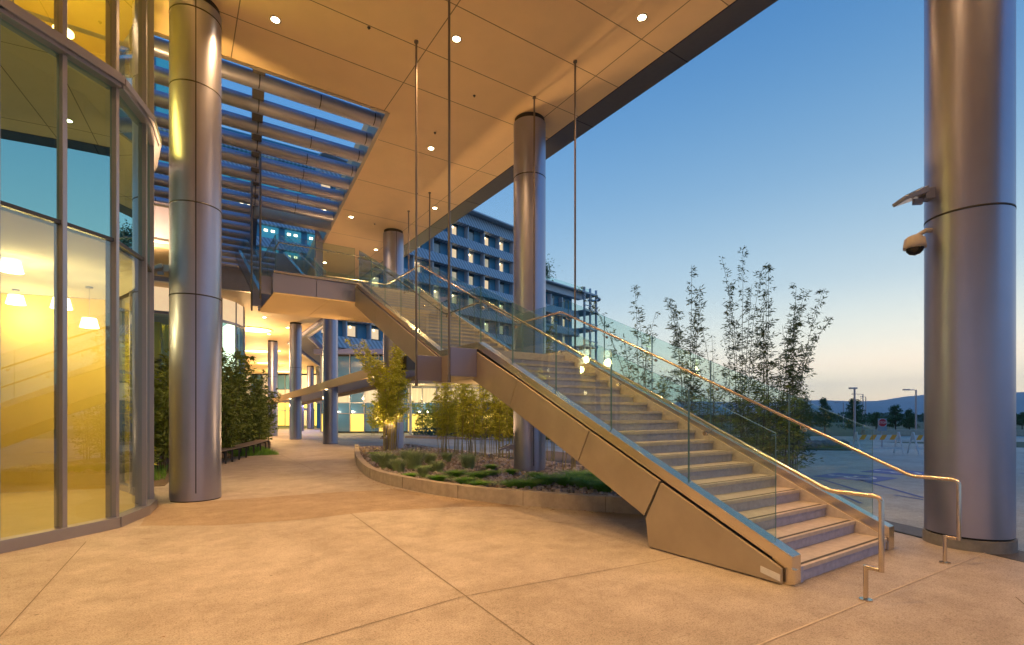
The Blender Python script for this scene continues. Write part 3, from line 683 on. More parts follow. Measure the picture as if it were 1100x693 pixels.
# inside
inner = [(x - .35 * 0, y) for x, y in FP]
room = [(-.62, 12.45), (-1.2, 13.4), (-6.8, 15.5), (-9, 12), (-9, 8), (-5.6, 6.7)]
def inset(k): return [(x - .12, y + .12) for x, y in FP]
ip = inset(0)
base_poly = ip + [(-3.6, 14.2), (-9.5, 13.0), (-9.5, 6.2)]
q = MB(); q.prism_z(base_poly, .005, .03); q.build('room_floor', M['int_floor'], dr)
q = MB(); q.prism_z(base_poly, Z1 - .02, Z1 + .02); q.build('room_ceiling', M['int_ceiling'], dr)
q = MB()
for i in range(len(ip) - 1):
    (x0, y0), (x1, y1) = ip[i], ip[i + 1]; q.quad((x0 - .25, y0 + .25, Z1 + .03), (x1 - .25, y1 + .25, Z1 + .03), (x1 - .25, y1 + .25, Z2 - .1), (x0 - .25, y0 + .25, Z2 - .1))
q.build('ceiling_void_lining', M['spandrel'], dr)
q = MB(); q.prism_z(base_poly, Z2 - .06, Z2 + .04); q.build('upper_floor', M['int_floor'], dr)
q = MB()
for z0_, z1_ in ((.03, Z1 - .03), (Z2 + .05, ZD)):
    q.box(-9.6, -9.5, 6.2, 13.0, z0_, z1_); q.hexa([(-9.5, 13.0, z0_), (-3.6, 14.2, z0_), (-3.6, 14.4, z0_), (-9.5, 13.2, z0_)], [(-9.5, 13.0, z1_), (-3.6, 14.2, z1_), (-3.6, 14.4, z1_), (-9.5, 13.2, z1_)])
    q.hexa([(-3.6, 14.2, z0_), (-1.1, 13.6, z0_), (-1.1, 13.8, z0_), (-3.6, 14.4, z0_)], [(-3.6, 14.2, z1_), (-1.1, 13.6, z1_), (-1.1, 13.8, z1_), (-3.6, 14.4, z1_)])
q.build('room_wall', M['int_yellow'], dr)
q = MB(); q.prism_z(base_poly, ZD - .1, ZD - .02); q.build('upper_ceiling', M['int_yellow'], dr)
q = MB(); q.hexa([(-9.48, 12.97, .03), (-3.6, 14.17, .03), (-3.6, 14.19, .03), (-9.48, 12.99, .03)], [(-9.48, 12.97, .2), (-3.6, 14.17, .2), (-3.6, 14.19, .2), (-9.48, 12.99, .2)]); q.build('skirting_board', M['base_board'], dr)
q = MB(); q.box(-3.15, -2.95, 11.2, 13.2, .03, 2.3); q.build('partition', M['int_yellow'], dr)
q = MB(); q.box(-4.3, -4.25, 12.9, 13.9, .03, 2.2); q.box(-5.6, -4.4, 13.6, 13.66, .03, 2.3); q.build('inner_door', M['fair_wall'], dr)
q = MB()
for (x, y) in ((-2.9, 12.4), (-5.6, 12.1)): q.box(x, x + .14, y, y + .14, .03, 3.98)
q.build('inner_post', M['frame'], dr)
def pendant(x, y, z, lab, powr=42, zt=Z1):
    t = thing('pendant_lamp', lab, 'lamp', (x, y, z), 'pendant lamps inside the glass drum')
    q = MB(); q.lathe([(.15, z - .09), (.11, z + .09), (.03, z + .10)], x, y, 24); q.build('shade', M['lamp_pend'], t)
    q = MB(); q.tube([(x, y, z + .10), (x, y, zt - .02)], .003, 6); q.build('cord', M['frame'], t)
    q = MB(); q.cyl(x, y, .06, zt - .05, zt - .021, 16); q.build('canopy_cup', M['frame'], t)
    point(t, (x, y, z - .28), powr, (1, .74, .32), .12)
def onray(px, py, Y): X, Yw = (px - 550) / 540 * Y, Y; x, y = W(X, Y); return x, y, 1.6 + (445 - py) * Y / 540
for px, py, Y, lab in ((12, 286, 7.9, 'white pendant lamp at the left edge behind the glass'), (17, 322, 9.8, 'white pendant lamp below the leftmost one behind the glass'), (66, 326, 8.6, 'white pendant lamp right at the first mullion'),
                       (88, 364, 11.0, 'lowest looking pendant lamp in the second glass bay'), (96, 347, 9.6, 'small pendant lamp behind the second glass bay edge')):
    x, y, z = onray(px, py, Y); pendant(x, y, z, lab)
for px, py, Y, lab in ((14, 15, 7.6, 'ceiling lamp upstairs at the top left corner'), (68, 33, 8.4, 'ceiling lamp upstairs beside the first mullion')):
    x, y, z = onray(px, py, Y)
    t = thing('ceiling_lamp', lab, 'ceiling light', (x, y, z)); q = MB(); q.cyl(x, y, .14, z - .04, z, 24); q.build('diffuser', M['lamp_warm'], t); q = MB(); q.tube([(x, y, z), (x, y, ZD)], .012, 6); q.build('stem', M['frame'], t)
    point(t, (x, y, z - .5), 120, (1, .72, .12), .4)

# bridge beam between drum and left column, with plain rail behind
br = thing('bridge_beam', 'grey box beam joining the drum to the left column', 'beam', (-1, 13, 4.8))
q = MB(); q.box(-3.2, .15, 12.0, 12.35, 4.95, 5.75); q.build('beam', M['panel_grey'], br, .01)
q = MB(); q.box(-3.2, .15, 11.985, 12.36, 5.66, 5.69); q.box(-3.2, .15, 11.985, 12.36, 5.0, 5.03); q.build('beam_joint', M['seam'], br)
q = MB(); q.box(-3.2, .2, 12.0, 14.5, 4.86, 4.94); q.build('underside', M['panel'], br)

# ------------------------------------------------------------------ far glass drum
d2 = thing('far_glass_drum', 'small far drum of pale glass under a dark rim behind the bamboo', 'building', (-.6, 36.6, 0))
cx, cy, rr = -.6, 36.6, 4.3
n = 22
for k in range(n):
    a0, a1 = 2 * math.pi * k / n, 2 * math.pi * (k + 1) / n
    if math.sin((a0 + a1) / 2) > .75: continue
    p0 = (cx + rr * math.cos(a0), cy + rr * math.sin(a0)); p1 = (cx + rr * math.cos(a1), cy + rr * math.sin(a1))
    for z0_, z1_, mm in ((0, 3.4, 'glass_dark'), (3.5, 6.9, 'glass_dark'), (7.05, 8.3, 'win_warm')):
        q = MB(); q.quad((*p0, z0_), (*p1, z0_), (*p1, z1_), (*p0, z1_)); q.build('glass_pane', M[mm], d2)
    q = MB(); q.tube([(*p0, 0), (*p0, 8.3)], .05, 6); q.build('mullion', M['frame'], d2)
q = MB(); q.lathe([(rr + .05, 6.9), (rr + .05, 7.05)], cx, cy, n, False); q.lathe([(rr + .05, 3.35), (rr + .08, 3.5)], cx, cy, n, False); q.build('ring_band', M['frame'], d2)
q = MB(); q.cyl(cx, cy, rr - .5, 0, 8.25, 24); q.build('core', M['white_panel'], d2)

# building mass on the left behind the planting, closing the view under the louvres
lm = thing('left_wing', 'shadowed glazed wing behind the bamboo left of the walkway', 'building', (-4, 22, 0))
q = MB(); q.box(-9, -4.2, 15, 31, 0, 9.0); q.build('wall', M['panel'], lm)
for k in range(10):
    q = MB(); q.quad((-4.19, 15.2 + k * 1.55, .3), (-4.19, 16.6 + k * 1.55, .3), (-4.19, 16.6 + k * 1.55, 4.2), (-4.19, 15.2 + k * 1.55, 4.2)); q.build('window', M['win_teal'], lm)
    q = MB(); q.quad((-4.19, 15.2 + k * 1.55, 4.8), (-4.19, 16.6 + k * 1.55, 4.8), (-4.19, 16.6 + k * 1.55, 8.6), (-4.19, 15.2 + k * 1.55, 8.6)); q.build('window', M['win_teal'], lm)

# ------------------------------------------------------------------ hospital blocks
def local(S, d):       # S world xy, d unit; x along facade, y outward (towards plaza)
    n = Vector((d[1], -d[0]))
    return Matrix(((d[0], n.x, 0, S[0]), (d[1], n.y, 0, S[1]), (0, 0, 1, 0), (0, 0, 0, 1)))
Sx, Sy = W(-26.8, 70.5); Ex, Ey = W(18.7, 118.6)
dA = Vector((Ex - Sx, Ey - Sy)).normalized(); LA = Vector((Ex - Sx, Ey - Sy)).length
MA = local((Sx, Sy), dA)
hb = thing('apartment_like_tower', 'long blue grey tower block with striped sunscreen bands and lit rooms', 'building', (Sx, Sy, 0))
hb.name = 'tower_block'
m_band = bpy.data.materials.new('sunscreen'); m_band.use_nodes = True
n_ = m_band.node_tree.nodes; L_ = m_band.node_tree.links; bb = n_['Principled BSDF']; bb.inputs['Roughness'].default_value = .45; bb.inputs['Metallic'].default_value = .3
tc = n_.new('ShaderNodeTexCoord'); mp = n_.new('ShaderNodeMapping'); mp.inputs['Rotation'].default_value = (0, R(35), 0)
wv = n_.new('ShaderNodeTexWave'); wv.inputs['Scale'].default_value = .55; rp = n_.new('ShaderNodeValToRGB'); rp.color_ramp.elements[0].color = (.25, .30, .37, 1); rp.color_ramp.elements[1].color = (.50, .57, .66, 1)
L_.new(tc.outputs['Object'], mp.inputs[0]); L_.new(mp.outputs[0], wv.inputs[0]); L_.new(wv.outputs[0], rp.inputs[0]); L_.new(rp.outputs[0], bb.inputs['Base Color'])
M['band'] = m_band
HI = 44.5
q = MB()
PW = [(0, -1.2), (HI, -1.2), (HI, -18), (9.5, -18)]
q.hexa([tuple(MA @ Vector((x, y, -.5))) for x, y in PW][::-1], [tuple(MA @ Vector((x, y, 37.7))) for x, y in PW][::-1]); q.box(HI, LA - 6, -18, -1.2, -.5, 29.6 - .3, MA); q.build('wall', M['teal_panel'], hb)
wins = []; fl = 4.05
rows = [33.1 - fl * k for k in range(8)]
bands = MB()
for k, zb in enumerate(rows):
    hi = zb > 29
    x1 = HI if hi else LA - 5
    zt_ = zb; z0_ = zb - (fl - 2.4)
    q = MB(); q.hexa([tuple(MA @ Vector(p)) for p in ((-.3, -.9, z0_), (x1, -.9, z0_), (x1, .25, z0_), (-.3, .25, z0_))], [tuple(MA @ Vector(p)) for p in ((-.3, -.9, zt_), (x1, -.9, zt_), (x1, .0, zt_), (-.3, .0, zt_))])
    q.build('sunscreen_band', M['band'], hb)
    nb = int(x1 / 3.95)
    for i in range(nb):
        xx = i * 3.95
        wins.append((xx, zb, i, k))
q = MB(); q.hexa([tuple(MA @ Vector(p)) for p in ((-.3, -1, 35.5), (HI, -1, 35.5), (HI, .3, 35.5), (-.3, .3, 35.5))], [tuple(MA @ Vector(p)) for p in ((-.3, -1, 37.6), (HI, -1, 37.6), (HI, .1, 37.6), (-.3, .1, 37.6))]); q.build('parapet', M['band'], hb)
q = MB(); q.box(-.3, HI + .8, -1.5, 1.5, 37.7, 37.95, MA)
q.build('roof_edge', M['grey_fin'], hb)
q = MB(); q.box(HI, LA, -1, 1.4, 29.35, 29.6, MA); q.box(HI, LA - 4, -1, .3, 27.9, 29.3, MA); q.build('roof_edge', M['grey_fin'], hb)
q = MB(); q.box(HI + 1, LA - .5, -.1, -.05, 29.6, 30.9, MA); q.build('terrace_glass', M['glass_rail'], hb)
wins.sort(key=lambda t: -(t[1] > 8) * 100 + abs(t[0] - 22))
rest = {'w': MB(), 'p': MB(), 'f': MB()}
for idx, (xx, zb, i, k) in enumerate(wins):
    h = 2.4; litk = rnd.random()
    lm_ = 'win_warm' if (litk < .62 or xx < 16) else ('white_panel' if litk < .8 else 'win_curtain')
    a0 = xx + .25
    if idx < 95:
        q = MB(); q.quad(*[tuple(MA @ Vector(p)) for p in ((a0, -1.1, zb), (a0 + 2.05, -1.1, zb), (a0 + 2.05, -1.1, zb + h), (a0, -1.1, zb + h))])
        q.quad(*[tuple(MA @ Vector(p)) for p in ((a0 + .25, -1.04, zb + .35), (a0 + 1.65, -1.04, zb + .35), (a0 + 1.65, -1.04, zb + h - .5), (a0 + .25, -1.04, zb + h - .5))])
        q.m[-1] = 1
        wo = q.build('window', [M['win_teal'] if litk > .3 else M['white_panel'], M[lm_]], hb)
        q = MB(); q.box(xx - .12, xx + .12, -1.1, -.1, zb, zb + h, MA); q.build('fin', M['grey_fin'], wo)
        if litk < .5 or xx < 16:
            c_ = MA @ Vector((a0 + .8, -1.0, zb + h - .7)); q = MB(); q.lathe([(.01, c_.z - .2), (.2, c_.z), (.01, c_.z + .2)], c_.x, c_.y, 8); q.build('room_lamp', M['lamp_warm'], wo)
    else:
        rest['w'].quad(*[tuple(MA @ Vector(p)) for p in ((a0, -1.1, zb), (a0 + 2.05, -1.1, zb), (a0 + 2.05, -1.1, zb + h), (a0, -1.1, zb + h))])
        rest['f'].box(xx - .12, xx + .12, -1.1, -.1, zb, zb + h, MA)
if rest['w'].v: tag(rest['w'].build('window', M['win_warm'], hb), kind='stuff'); tag(rest['f'].build('fin', M['grey_fin'], hb), kind='stuff')
# open balconies and curved trellis at the right end
q = MB()
for k in range(7):
    z = 29.4 - fl * k; q.box(LA - 5, LA + .5, -4, 1.6, z - .25, z, MA)
q.build('balcony_slab', M['grey_fin'], hb)
for xx in (LA - 4.5, LA - 2.2, LA + .2):
    q = MB(); q.box(xx - .18, xx + .18, 1.0, 1.4, -.5, 30.6, MA); q.build('balcony_post', M['grey_fin'], hb)
q = MB()
for k in range(6):
    z = 29.4 - fl * (k + 1) + 1.1
    q.tube([tuple(MA @ Vector(p)) for p in ((LA - 5, 1.5, z), (LA + .5, 1.5, z), (LA + 1.2, .6, z))], .1, 6)
    q.tube([tuple(MA @ Vector(p)) for p in ((LA - 5, 1.5, z - .9), (LA + .5, 1.5, z - .9), (LA + 1.2, .6, z - .9))], .1, 6)
cen = [(LA + .4 + 2.6 * math.sin(t_), 1.4 - 1.6 + 1.6 * math.cos(t_)) for t_ in [k * .35 for k in range(9)]]
q.tube([tuple(MA @ Vector((x, y, 28.9))) for x, y in cen], .28, 8); q.build('balcony_rail', M['grey_fin'], hb)
tc_ = MA @ Vector((HI + 4.5, -.6, 29.6))

# wing behind the louvres
dB = Vector((1, .0)); MBm = local((-75, 103), dB)
hb2 = thing('rear_tower', 'teal glass tower block seen through and below the louvres', 'building', (-30, 103, 0))
q = MB(); q.box(0, 80, -15, -.6, -.5, 62, MBm); q.box(80, 100, -15, -.6, -.5, 53, MBm); q.build('wall', M['teal_panel'], hb2)
for k in range(14):
    zb = 59.5 - 4.19 * k - 1.7
    x1 = 80 if zb > 50 else 100
    q = MB(); q.hexa([tuple(MBm @ Vector(p)) for p in ((0, -.6, zb), (x1, -.6, zb), (x1, .3, zb), (0, .3, zb))], [tuple(MBm @ Vector(p)) for p in ((0, -.6, zb + 1.75), (x1, -.6, zb + 1.75), (x1, 0, zb + 1.75), (0, 0, zb + 1.75))]); q.build('sunscreen_band', M['band'], hb2)
cnt = 0; restw = MB()
for k in range(14):
    zb = 59.5 - 4.19 * k + .05
    for i in range(25 if zb < 50 else 20):
        xx = i * 4.0 + .3
        if xx < 34: continue
        Q = [tuple(MBm @ Vector(p)) for p in ((xx, -.5, zb), (xx + 2.9, -.5, zb), (xx + 2.9, -.5, zb + 2.35), (xx, -.5, zb + 2.35))]
        lit = rnd.random() < .3
        vis = xx > 62
        if vis and cnt < 96:
            q = MB(); q.quad(*Q); wo = q.build('window', M['win_cyan'], hb2); cnt += 1
            if lit or (zb < 42 and xx > 84):
                for dx in (.7, 1.9):
                    c_ = MBm @ Vector((xx + dx, -.4, zb + 1.5)); q = MB(); q.box(c_.x - .3, c_.x + .3, c_.y - .03, c_.y, c_.z - .2, c_.z + .2); q.build('room_lamp', M['lamp_warm'], wo)
        else: restw.quad(*Q)
if restw.v: tag(restw.build('window', M['win_cyan'], hb2), kind='stuff')

# ------------------------------------------------------------------ glazed lobby across the drive
MC = Matrix(((CP, SP * -1, 0, W(0, 0)[0]), (-SP, -CP, 0, 0), (0, 0, 1, 0), (0, 0, 0, 1)))
def lobby(name, label, Y, X0, X1, top, z0, pw, seed, stag, door=False):
    ox, oy = W(0, Y); Mx = Matrix(((CP, -SP, 0, ox), (-SP, -CP, 0, oy), (0, 0, 1, 0), (0, 0, 0, 1)))
    t = thing(name, label, 'building', (*W((X0 + X1) / 2, Y), z0))
    q = MB(); q.box(X0, X1, -12, -.3, z0, top, Mx); q.build('wall', M['spandrel'], t)
    q = MB(); q.box(X0 - .5, X1 + .5, -12.5, .8, top, top + .5, Mx); q.build('roof', M['panel_grey'], t)
    r_ = random.Random(seed); n = int((X1 - X0) / pw)
    for i in range(n):
        a0 = X0 + i * pw + .06; a1 = a0 + pw - .12
        for zz0, zz1, kind in ((z0 + .1, z0 + 1.9 * stag, 'low'), (z0 + 1.95 * stag, z0 + 3.0 * stag, 'band'), (z0 + 3.05 * stag, z0 + 4.5 * stag, 'up'), (z0 + 4.6 * stag, top - .2, 'top')):
            if zz1 <= zz0: continue
            mm = {'low': 'win_yellow' if (r_.random() < .7 or seed == 8) else 'blue_glass', 'band': 'blue_glass' if seed != 8 else 'win_yellow', 'up': 'win_curtain' if r_.random() < .75 else 'blue_glass', 'top': 'win_warm' if r_.random() < .5 else 'blue_glass'}[kind]
            q = MB(); q.quad(*[tuple(Mx @ Vector(p)) for p in ((a0, 0, zz0), (a1, 0, zz0), (a1, 0, zz1), (a0, 0, zz1))]); q.build('window', M[mm], t)
        q = MB(); q.box(a0 - .1, a0 - .02, -.1, .12, z0, top, Mx); q.build('mullion', M['frame'], t)
    q = MB()
    for zz in (1.92, 3.02, 4.55): q.box(X0, X1, -.08, .1, z0 + zz * stag - .04, z0 + zz * stag + .04, Mx)
    q.build('transom', M['frame'], t)
    return t, Mx
lb, ML = lobby('lobby_building', 'glazed lobby across the drive with yellow lit rooms and curtains', 54, -20.5, 2.4, 8.0, -.35, 1.55, 3, 1.05)
q = MB(); q.box(-11.5, 4, .1, 5.5, 4.55, 4.85, ML); q.build('porch_roof', M['panel'], lb)
for X in (-11, -10.1, -3.0):
    q = MB(); q.cyl(*W(X, 50), .14, -.4, 4.55, 16); q.build('porch_post', M['white_panel'], lb)
for k, X in enumerate((-18.6, -17, -13.3, -9.9, -9.0, -5.5)):
    x, y = W(X, 53.6); q = MB(); q.lathe([(.02, 1.75), (.14, 1.85), (.02, 1.95)], x, y, 10); q.build('wall_lamp', M['lamp_white'], lb)
    point(lb, (*W(X, 50.5), 3.4), 110, (1, .75, .35), .1)
le, MLe = lobby('entrance_hall', 'far yellow glowing entrance hall under the lower overhang', 84, -45.5, -27.5, 8.3, -.4, 1.9, 8, 1.35)
q = MB(); q.box(-36.5, -33.0, .05, .2, -.4, 2.6, MLe); q.build('door', M['door_blue'], le)
q = MB(); q.box(-36.2, -35.2, .21, .24, -.3, 2.2, MLe); q.build('red_poster', M['paint_red'], le)
q = MB(); q.box(-35.0, -34.2, .21, .24, -.3, 2.2, MLe); q.build('white_poster', M['paint_white'], le)
x, y = W(-34, 80); point(le, (x, y, 4), 900, (1, .7, .25), .5)

# ------------------------------------------------------------------ drop-off canopy with gold edge
ec = thing('entrance_canopy', 'low sweeping canopy with gold edge beam crossing in front of the columns', 'canopy', (8, 30, 3))
pl = []
for px, py, Y in ((288, 430, 43), (311, 421.5, 35.8), (330, 416, 31.5), (350, 409.5, 28.3), (375, 402, 25.5), (402, 394, 23.0), (420, 388.5, 21.6), (434, 384, 20.2)):
    pl.append(onray(px, py, Y))
q = MB(); q2 = MB(); q3 = MB()
for i in range(len(pl) - 1):
    a, c = pl[i], pl[i + 1]
    def nrm(i_):
        p_, n_1 = pl[max(0, i_ - 1)], pl[min(len(pl) - 1, i_ + 1)]; d = Vector((n_1[0] - p_[0], n_1[1] - p_[1])).normalized(); n = Vector((-d.y, d.x))
        return n if n.x > 0 else -n
    o = lambda p, k, z: (p[0] + nrm(pl.index(p)).x * k, p[1] + nrm(pl.index(p)).y * k, p[2] + z)
    q.hexa([o(a, 0, -.42), o(c, 0, -.42), o(c, .18, -.42), o(a, .18, -.42)], [o(a, 0, 0), o(c, 0, 0), o(c, .18, 0), o(a, .18, 0)])
    q2.hexa([o(a, .18, -.2), o(c, .18, -.2), o(c, 2.6, -.2), o(a, 2.6, -.2)], [o(a, .18, -.08), o(c, .18, -.08), o(c, 2.6, -.08), o(a, 2.6, -.08)])
    q3.hexa([o(a, 2.6, -.42), o(c, 2.6, -.42), o(c, 2.75, -.42), o(a, 2.75, -.42)], [o(a, 2.6, .0), o(c, 2.6, .0), o(c, 2.75, .0), o(a, 2.75, .0)])
q.build('edge_beam', M['panel_gold'], ec); q2.build('roof', M['panel_grey'], ec); q3.build('rear_beam', M['panel'], ec)
q = MB(); a = pl[-1]; q.box(a[0] - .05, a[0] + 1.8, a[1] - .4, a[1] + .1, a[2] - .5, a[2] + .02); q.build('end_bracket', M['darkmetal'], ec)
for k in (1, 3, 5):
    a = pl[k]; q = MB(); q.lathe([(.02, a[2] - .5), (.09, a[2] - .45), (.09, a[2] - .43)], a[0] + .1, a[1] + .3, 12); q.build('lamp', M['lamp_soft'], ec); point(ec, (a[0] + .1, a[1] + 1.2, a[2] - .9), 14, (1, .6, .28), .1)
# purple lit ring canopy behind the columns
rc = thing('purple_lit_canopy', 'small round canopy glowing purple above the entrance between the columns', 'canopy', (*W(-28, 60), 2))
x, y = W(-24.6, 62); q = MB(); q.cyl(x, y, 4.5, 3.3, 3.6, 40); q.build('roof', M['panel_grey'], rc)
q = MB(); q.lathe([(4.5, 3.25), (4.8, 3.25), (4.8, 3.75), (4.5, 3.75)], x, y, 40, False); q.build('rim', M['panel'], rc)
for dx, dy in ((-1.5, -2.5), (1.5, -2), (0, 1)):
    q = MB(); q.cyl(x + dx, y + dy, .25, 3.24, 3.29, 16); q.build('lamp', M['lamp_purple'], rc); point(rc, (x + dx, y + dy, 2.9), 160, (.7, .6, 1), .2)
for dx in (-1.6, 1.8):
    q = MB(); q.cyl(x + dx, y - 1.2, .35, -.4, 3.3, 20); q.build('post', M['column'], rc)

# ------------------------------------------------------------------ planter under the stair
CURB = [(6.9, 23.4), (5.6, 19.0), (4.75, 15.9), (4.15, 13.2), (3.98, 11.7), (4.06, 10.3), (4.3, 9.0), (4.62, 8.05), (5.05, 7.2), (5.55, 6.4), (6.15, 5.55), (6.9, 4.75), (7.7, 4.15)]
def smooth(P, n=6):
    o = []
    for i in range(len(P) - 1):
        p0, p1, p2, p3 = [Vector(P[max(0, min(len(P) - 1, i + k))]) for k in (-1, 0, 1, 2)]
        for k in range(n):
            t = k / n; o.append(.5 * ((2 * p1) + (p2 - p0) * t + (2 * p0 - 5 * p1 + 4 * p2 - p3) * t * t + (3 * p1 - p0 - 3 * p2 + p3) * t ** 3))
    o.append(Vector(P[-1])); return o
cs = smooth(CURB)
def offs(P, k):
    o = []
    for i, p in enumerate(P):
        d = (P[min(i + 1, len(P) - 1)] - P[max(i - 1, 0)]).normalized(); o.append(p + Vector((-d.y, d.x)) * k)
    return o
ci = offs(cs, .17)
q = MB()
for i in range(len(cs) - 1):
    g0, g1 = G(cs[i].y), G(cs[i + 1].y)
    a, c, e_, f_ = cs[i], cs[i + 1], ci[i + 1], ci[i]
    q.hexa([(a.x, a.y, g0 - .05), (c.x, c.y, g1 - .05), (e_.x, e_.y, g1 - .05), (f_.x, f_.y, g0 - .05)], [(a.x + .006, a.y, g0 + .25), (c.x + .006, c.y, g1 + .25), (e_.x, e_.y, g1 + .25), (f_.x, f_.y, g0 + .25)])
pc = thing('planter_kerb', 'curved tan concrete kerb wall round the planting bed under the stair', 'kerb', (4, 12, 0))
q.build('kerb_wall', M['kerb'], pc)
q = MB()
for i in range(3, len(cs) - 1, 9):
    a, c = cs[i], ci[i]; d = (cs[i + 1] - cs[i]).normalized() * .006
    q.hexa([(a.x - .004, a.y - .003, .0), (a.x - .004 + d.x, a.y - .003 + d.y, 0), (c.x + d.x, c.y + d.y, 0), (c.x, c.y, 0)], [(a.x - .004, a.y - .003, .252), (a.x - .004 + d.x, a.y - .003 + d.y, .252), (c.x + d.x, c.y + d.y, .252), (c.x, c.y, .252)])
q.build('kerb_joint', M['joint'], pc)
q = MB(); q.box(9.6, 9.78, 6.9, 24.0, -.05, .12); q.build('drive_kerb', M['kerb'], pc)
# soil
b = MB(); pts = [(p.x, p.y) for p in ci] + [(9.6, 5.0), (9.6, 23.6)]
nx = len(pts); b.add([(x, y, .13 + (G(y) if y > 20 else 0)) for x, y in pts], [tuple(range(nx))]); tag(b.build('soil', M['soil']), kind='structure')
b = MB(); b.prism_z([(9.79, 5.4), (12.9, 6.3), (12.9, 16.5), (9.79, 16.5)], -.03, .08); tag(b.build('side_bed_soil', M['soil']), kind='structure')
def inside(x, y, P):
    c = False; n = len(P); j_ = n - 1
    for i in range(n):
        if (P[i][1] > y) != (P[j_][1] > y) and x < (P[j_][0] - P[i][0]) * (y - P[i][1]) / (P[j_][1] - P[i][1]) + P[i][0]: c = not c
        j_ = i
    return c
# stone chips scattered through the bed
b = MB()
for k in range(3600):
    for _ in range(20):
        x, y = rnd.uniform(3.9, 9.5), rnd.uniform(4.6, 23)
        if rnd.random() < (1 if y < 12.5 else .35) and inside(x, y, pts): break
    s = rnd.uniform(.02, .085) ; z = .13 + (G(y) if y > 20 else 0); a = rnd.uniform(0, 6.28)
    P = [(x + s * math.cos(a + t_) * rnd.uniform(.7, 1.3), y + s * math.sin(a + t_) * rnd.uniform(.7, 1.3)) for t_ in (0, 1.5, 3, 4.6)]
    h = s * rnd.uniform(.5, .9)
    b.add([(px, py, z - .004) for px, py in P] + [(px * .6 + x * .4, py * .6 + y * .4, z + h) for px, py in P], [(4, 5, 6, 7), (0, 1, 5, 4), (1, 2, 6, 5), (2, 3, 7, 6), (3, 0, 4, 7)])
tag(b.build('stone_mulch', M['stone']), 'brown stone chips covering the soil of the planting bed', 'mulch', kind='stuff')

# ------------------------------------------------------------------ plants
def leaf(mb, p, d, l, wd, r_):
    d = d.normalized(); s = d.cross(Vector((r_.uniform(-1, 1), r_.uniform(-1, 1), r_.uniform(-.3, 1)))); 
    if s.length < 1e-4: return
    s.normalize(); q_ = p + d * l * .45
    mb.add([p, q_ + s * wd / 2, p + d * l, q_ - s * wd / 2], [(0, 1, 2, 3)])
def bamboo(x, y, z, h, nc, spread, dens, seed, label, lm='leaf_bamboo', cm='culm', lean=.12, leafl=.12, low=.25, group='bamboo clumps', name='bamboo', bend=None, r=.012, lw=.22, tw=1.0):
    r_ = random.Random(seed); t = thing(name, label, 'bamboo', (x, y, z), group); fo = MB()
    for c in range(nc):
        a = r_.uniform(0, 6.28); rr_ = spread * math.sqrt(r_.random()); bx, by = x + rr_ * math.cos(a), y + rr_ * math.sin(a)
        hh = h * r_.uniform(.62, 1.0) if c else h
        ax, ay = r_.gauss(0, lean), r_.gauss(0, lean)
        if bend and c < len(bend): ax, ay = bend[c]
        P = []; n = 12
        for k in range(n + 1):
            s = k / n; P.append(Vector((bx + ax * hh * s ** 2.4 * 1.4 + .02 * math.sin(s * 9 + c), by + ay * hh * s ** 2.4 * 1.4, z + hh * (s - .25 * (abs(ax) + abs(ay)) * s ** 3))))
        q = MB(); q.tube(P, r, 6, .003); q.build('culm', M[cm], t)
        nn = int(hh * 7)
        for k in range(nn):
            s = low + (1 - low) * (k + r_.random()) / nn; f_ = s * n; i = min(int(f_), n - 1); p = P[i].lerp(P[i + 1], f_ - i)
            for _ in range(r_.choice((1, 1, 2, 2, 3))):
                da = r_.uniform(0, 6.28); up = r_.uniform(.15, .9); bl = r_.uniform(.12, .42) * (1.15 - s) * 1.5 * (spread + .35) * tw
                dv = Vector((math.cos(da), math.sin(da), up)).normalized(); e_ = p + dv * bl
                fo.tube([p, e_], .0028, 3, None, False)
                for m_ in range(int(dens * r_.uniform(.6, 1.4) * (1.25 - .6 * s))):
                    tt = r_.uniform(.25, 1.05); lp = p + dv * bl * tt + Vector((r_.gauss(0, .03), r_.gauss(0, .03), r_.gauss(0, .03)))
                    ld = (dv + Vector((r_.gauss(0, .6), r_.gauss(0, .6), r_.gauss(-.5, .5)))); leaf(fo, lp, ld, leafl * r_.uniform(.6, 1.25), leafl * lw, r_)
    fo.build('foliage', M[lm], t); return t
def at(px, Y): return W((px - 550) / 540 * Y, Y)
# inside the planter, gold light partly put into the leaf colour
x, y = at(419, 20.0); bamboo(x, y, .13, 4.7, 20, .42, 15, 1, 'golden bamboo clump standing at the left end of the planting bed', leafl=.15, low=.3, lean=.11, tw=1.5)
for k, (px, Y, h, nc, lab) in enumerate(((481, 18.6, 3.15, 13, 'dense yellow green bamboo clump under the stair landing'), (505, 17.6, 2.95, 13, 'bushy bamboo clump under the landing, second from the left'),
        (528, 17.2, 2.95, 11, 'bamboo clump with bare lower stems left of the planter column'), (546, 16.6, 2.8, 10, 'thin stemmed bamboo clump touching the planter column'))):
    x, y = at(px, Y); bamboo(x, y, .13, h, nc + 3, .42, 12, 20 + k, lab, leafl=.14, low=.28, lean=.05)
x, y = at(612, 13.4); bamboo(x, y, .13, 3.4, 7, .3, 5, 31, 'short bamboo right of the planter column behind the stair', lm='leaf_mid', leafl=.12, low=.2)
x, y = at(583, 16.4); bamboo(x, y, .08, 4.6, 10, .5, 10, 33, 'leafy dark bamboo behind the planter column, seen through the glass', lm='leaf_mid', leafl=.14, low=.2)
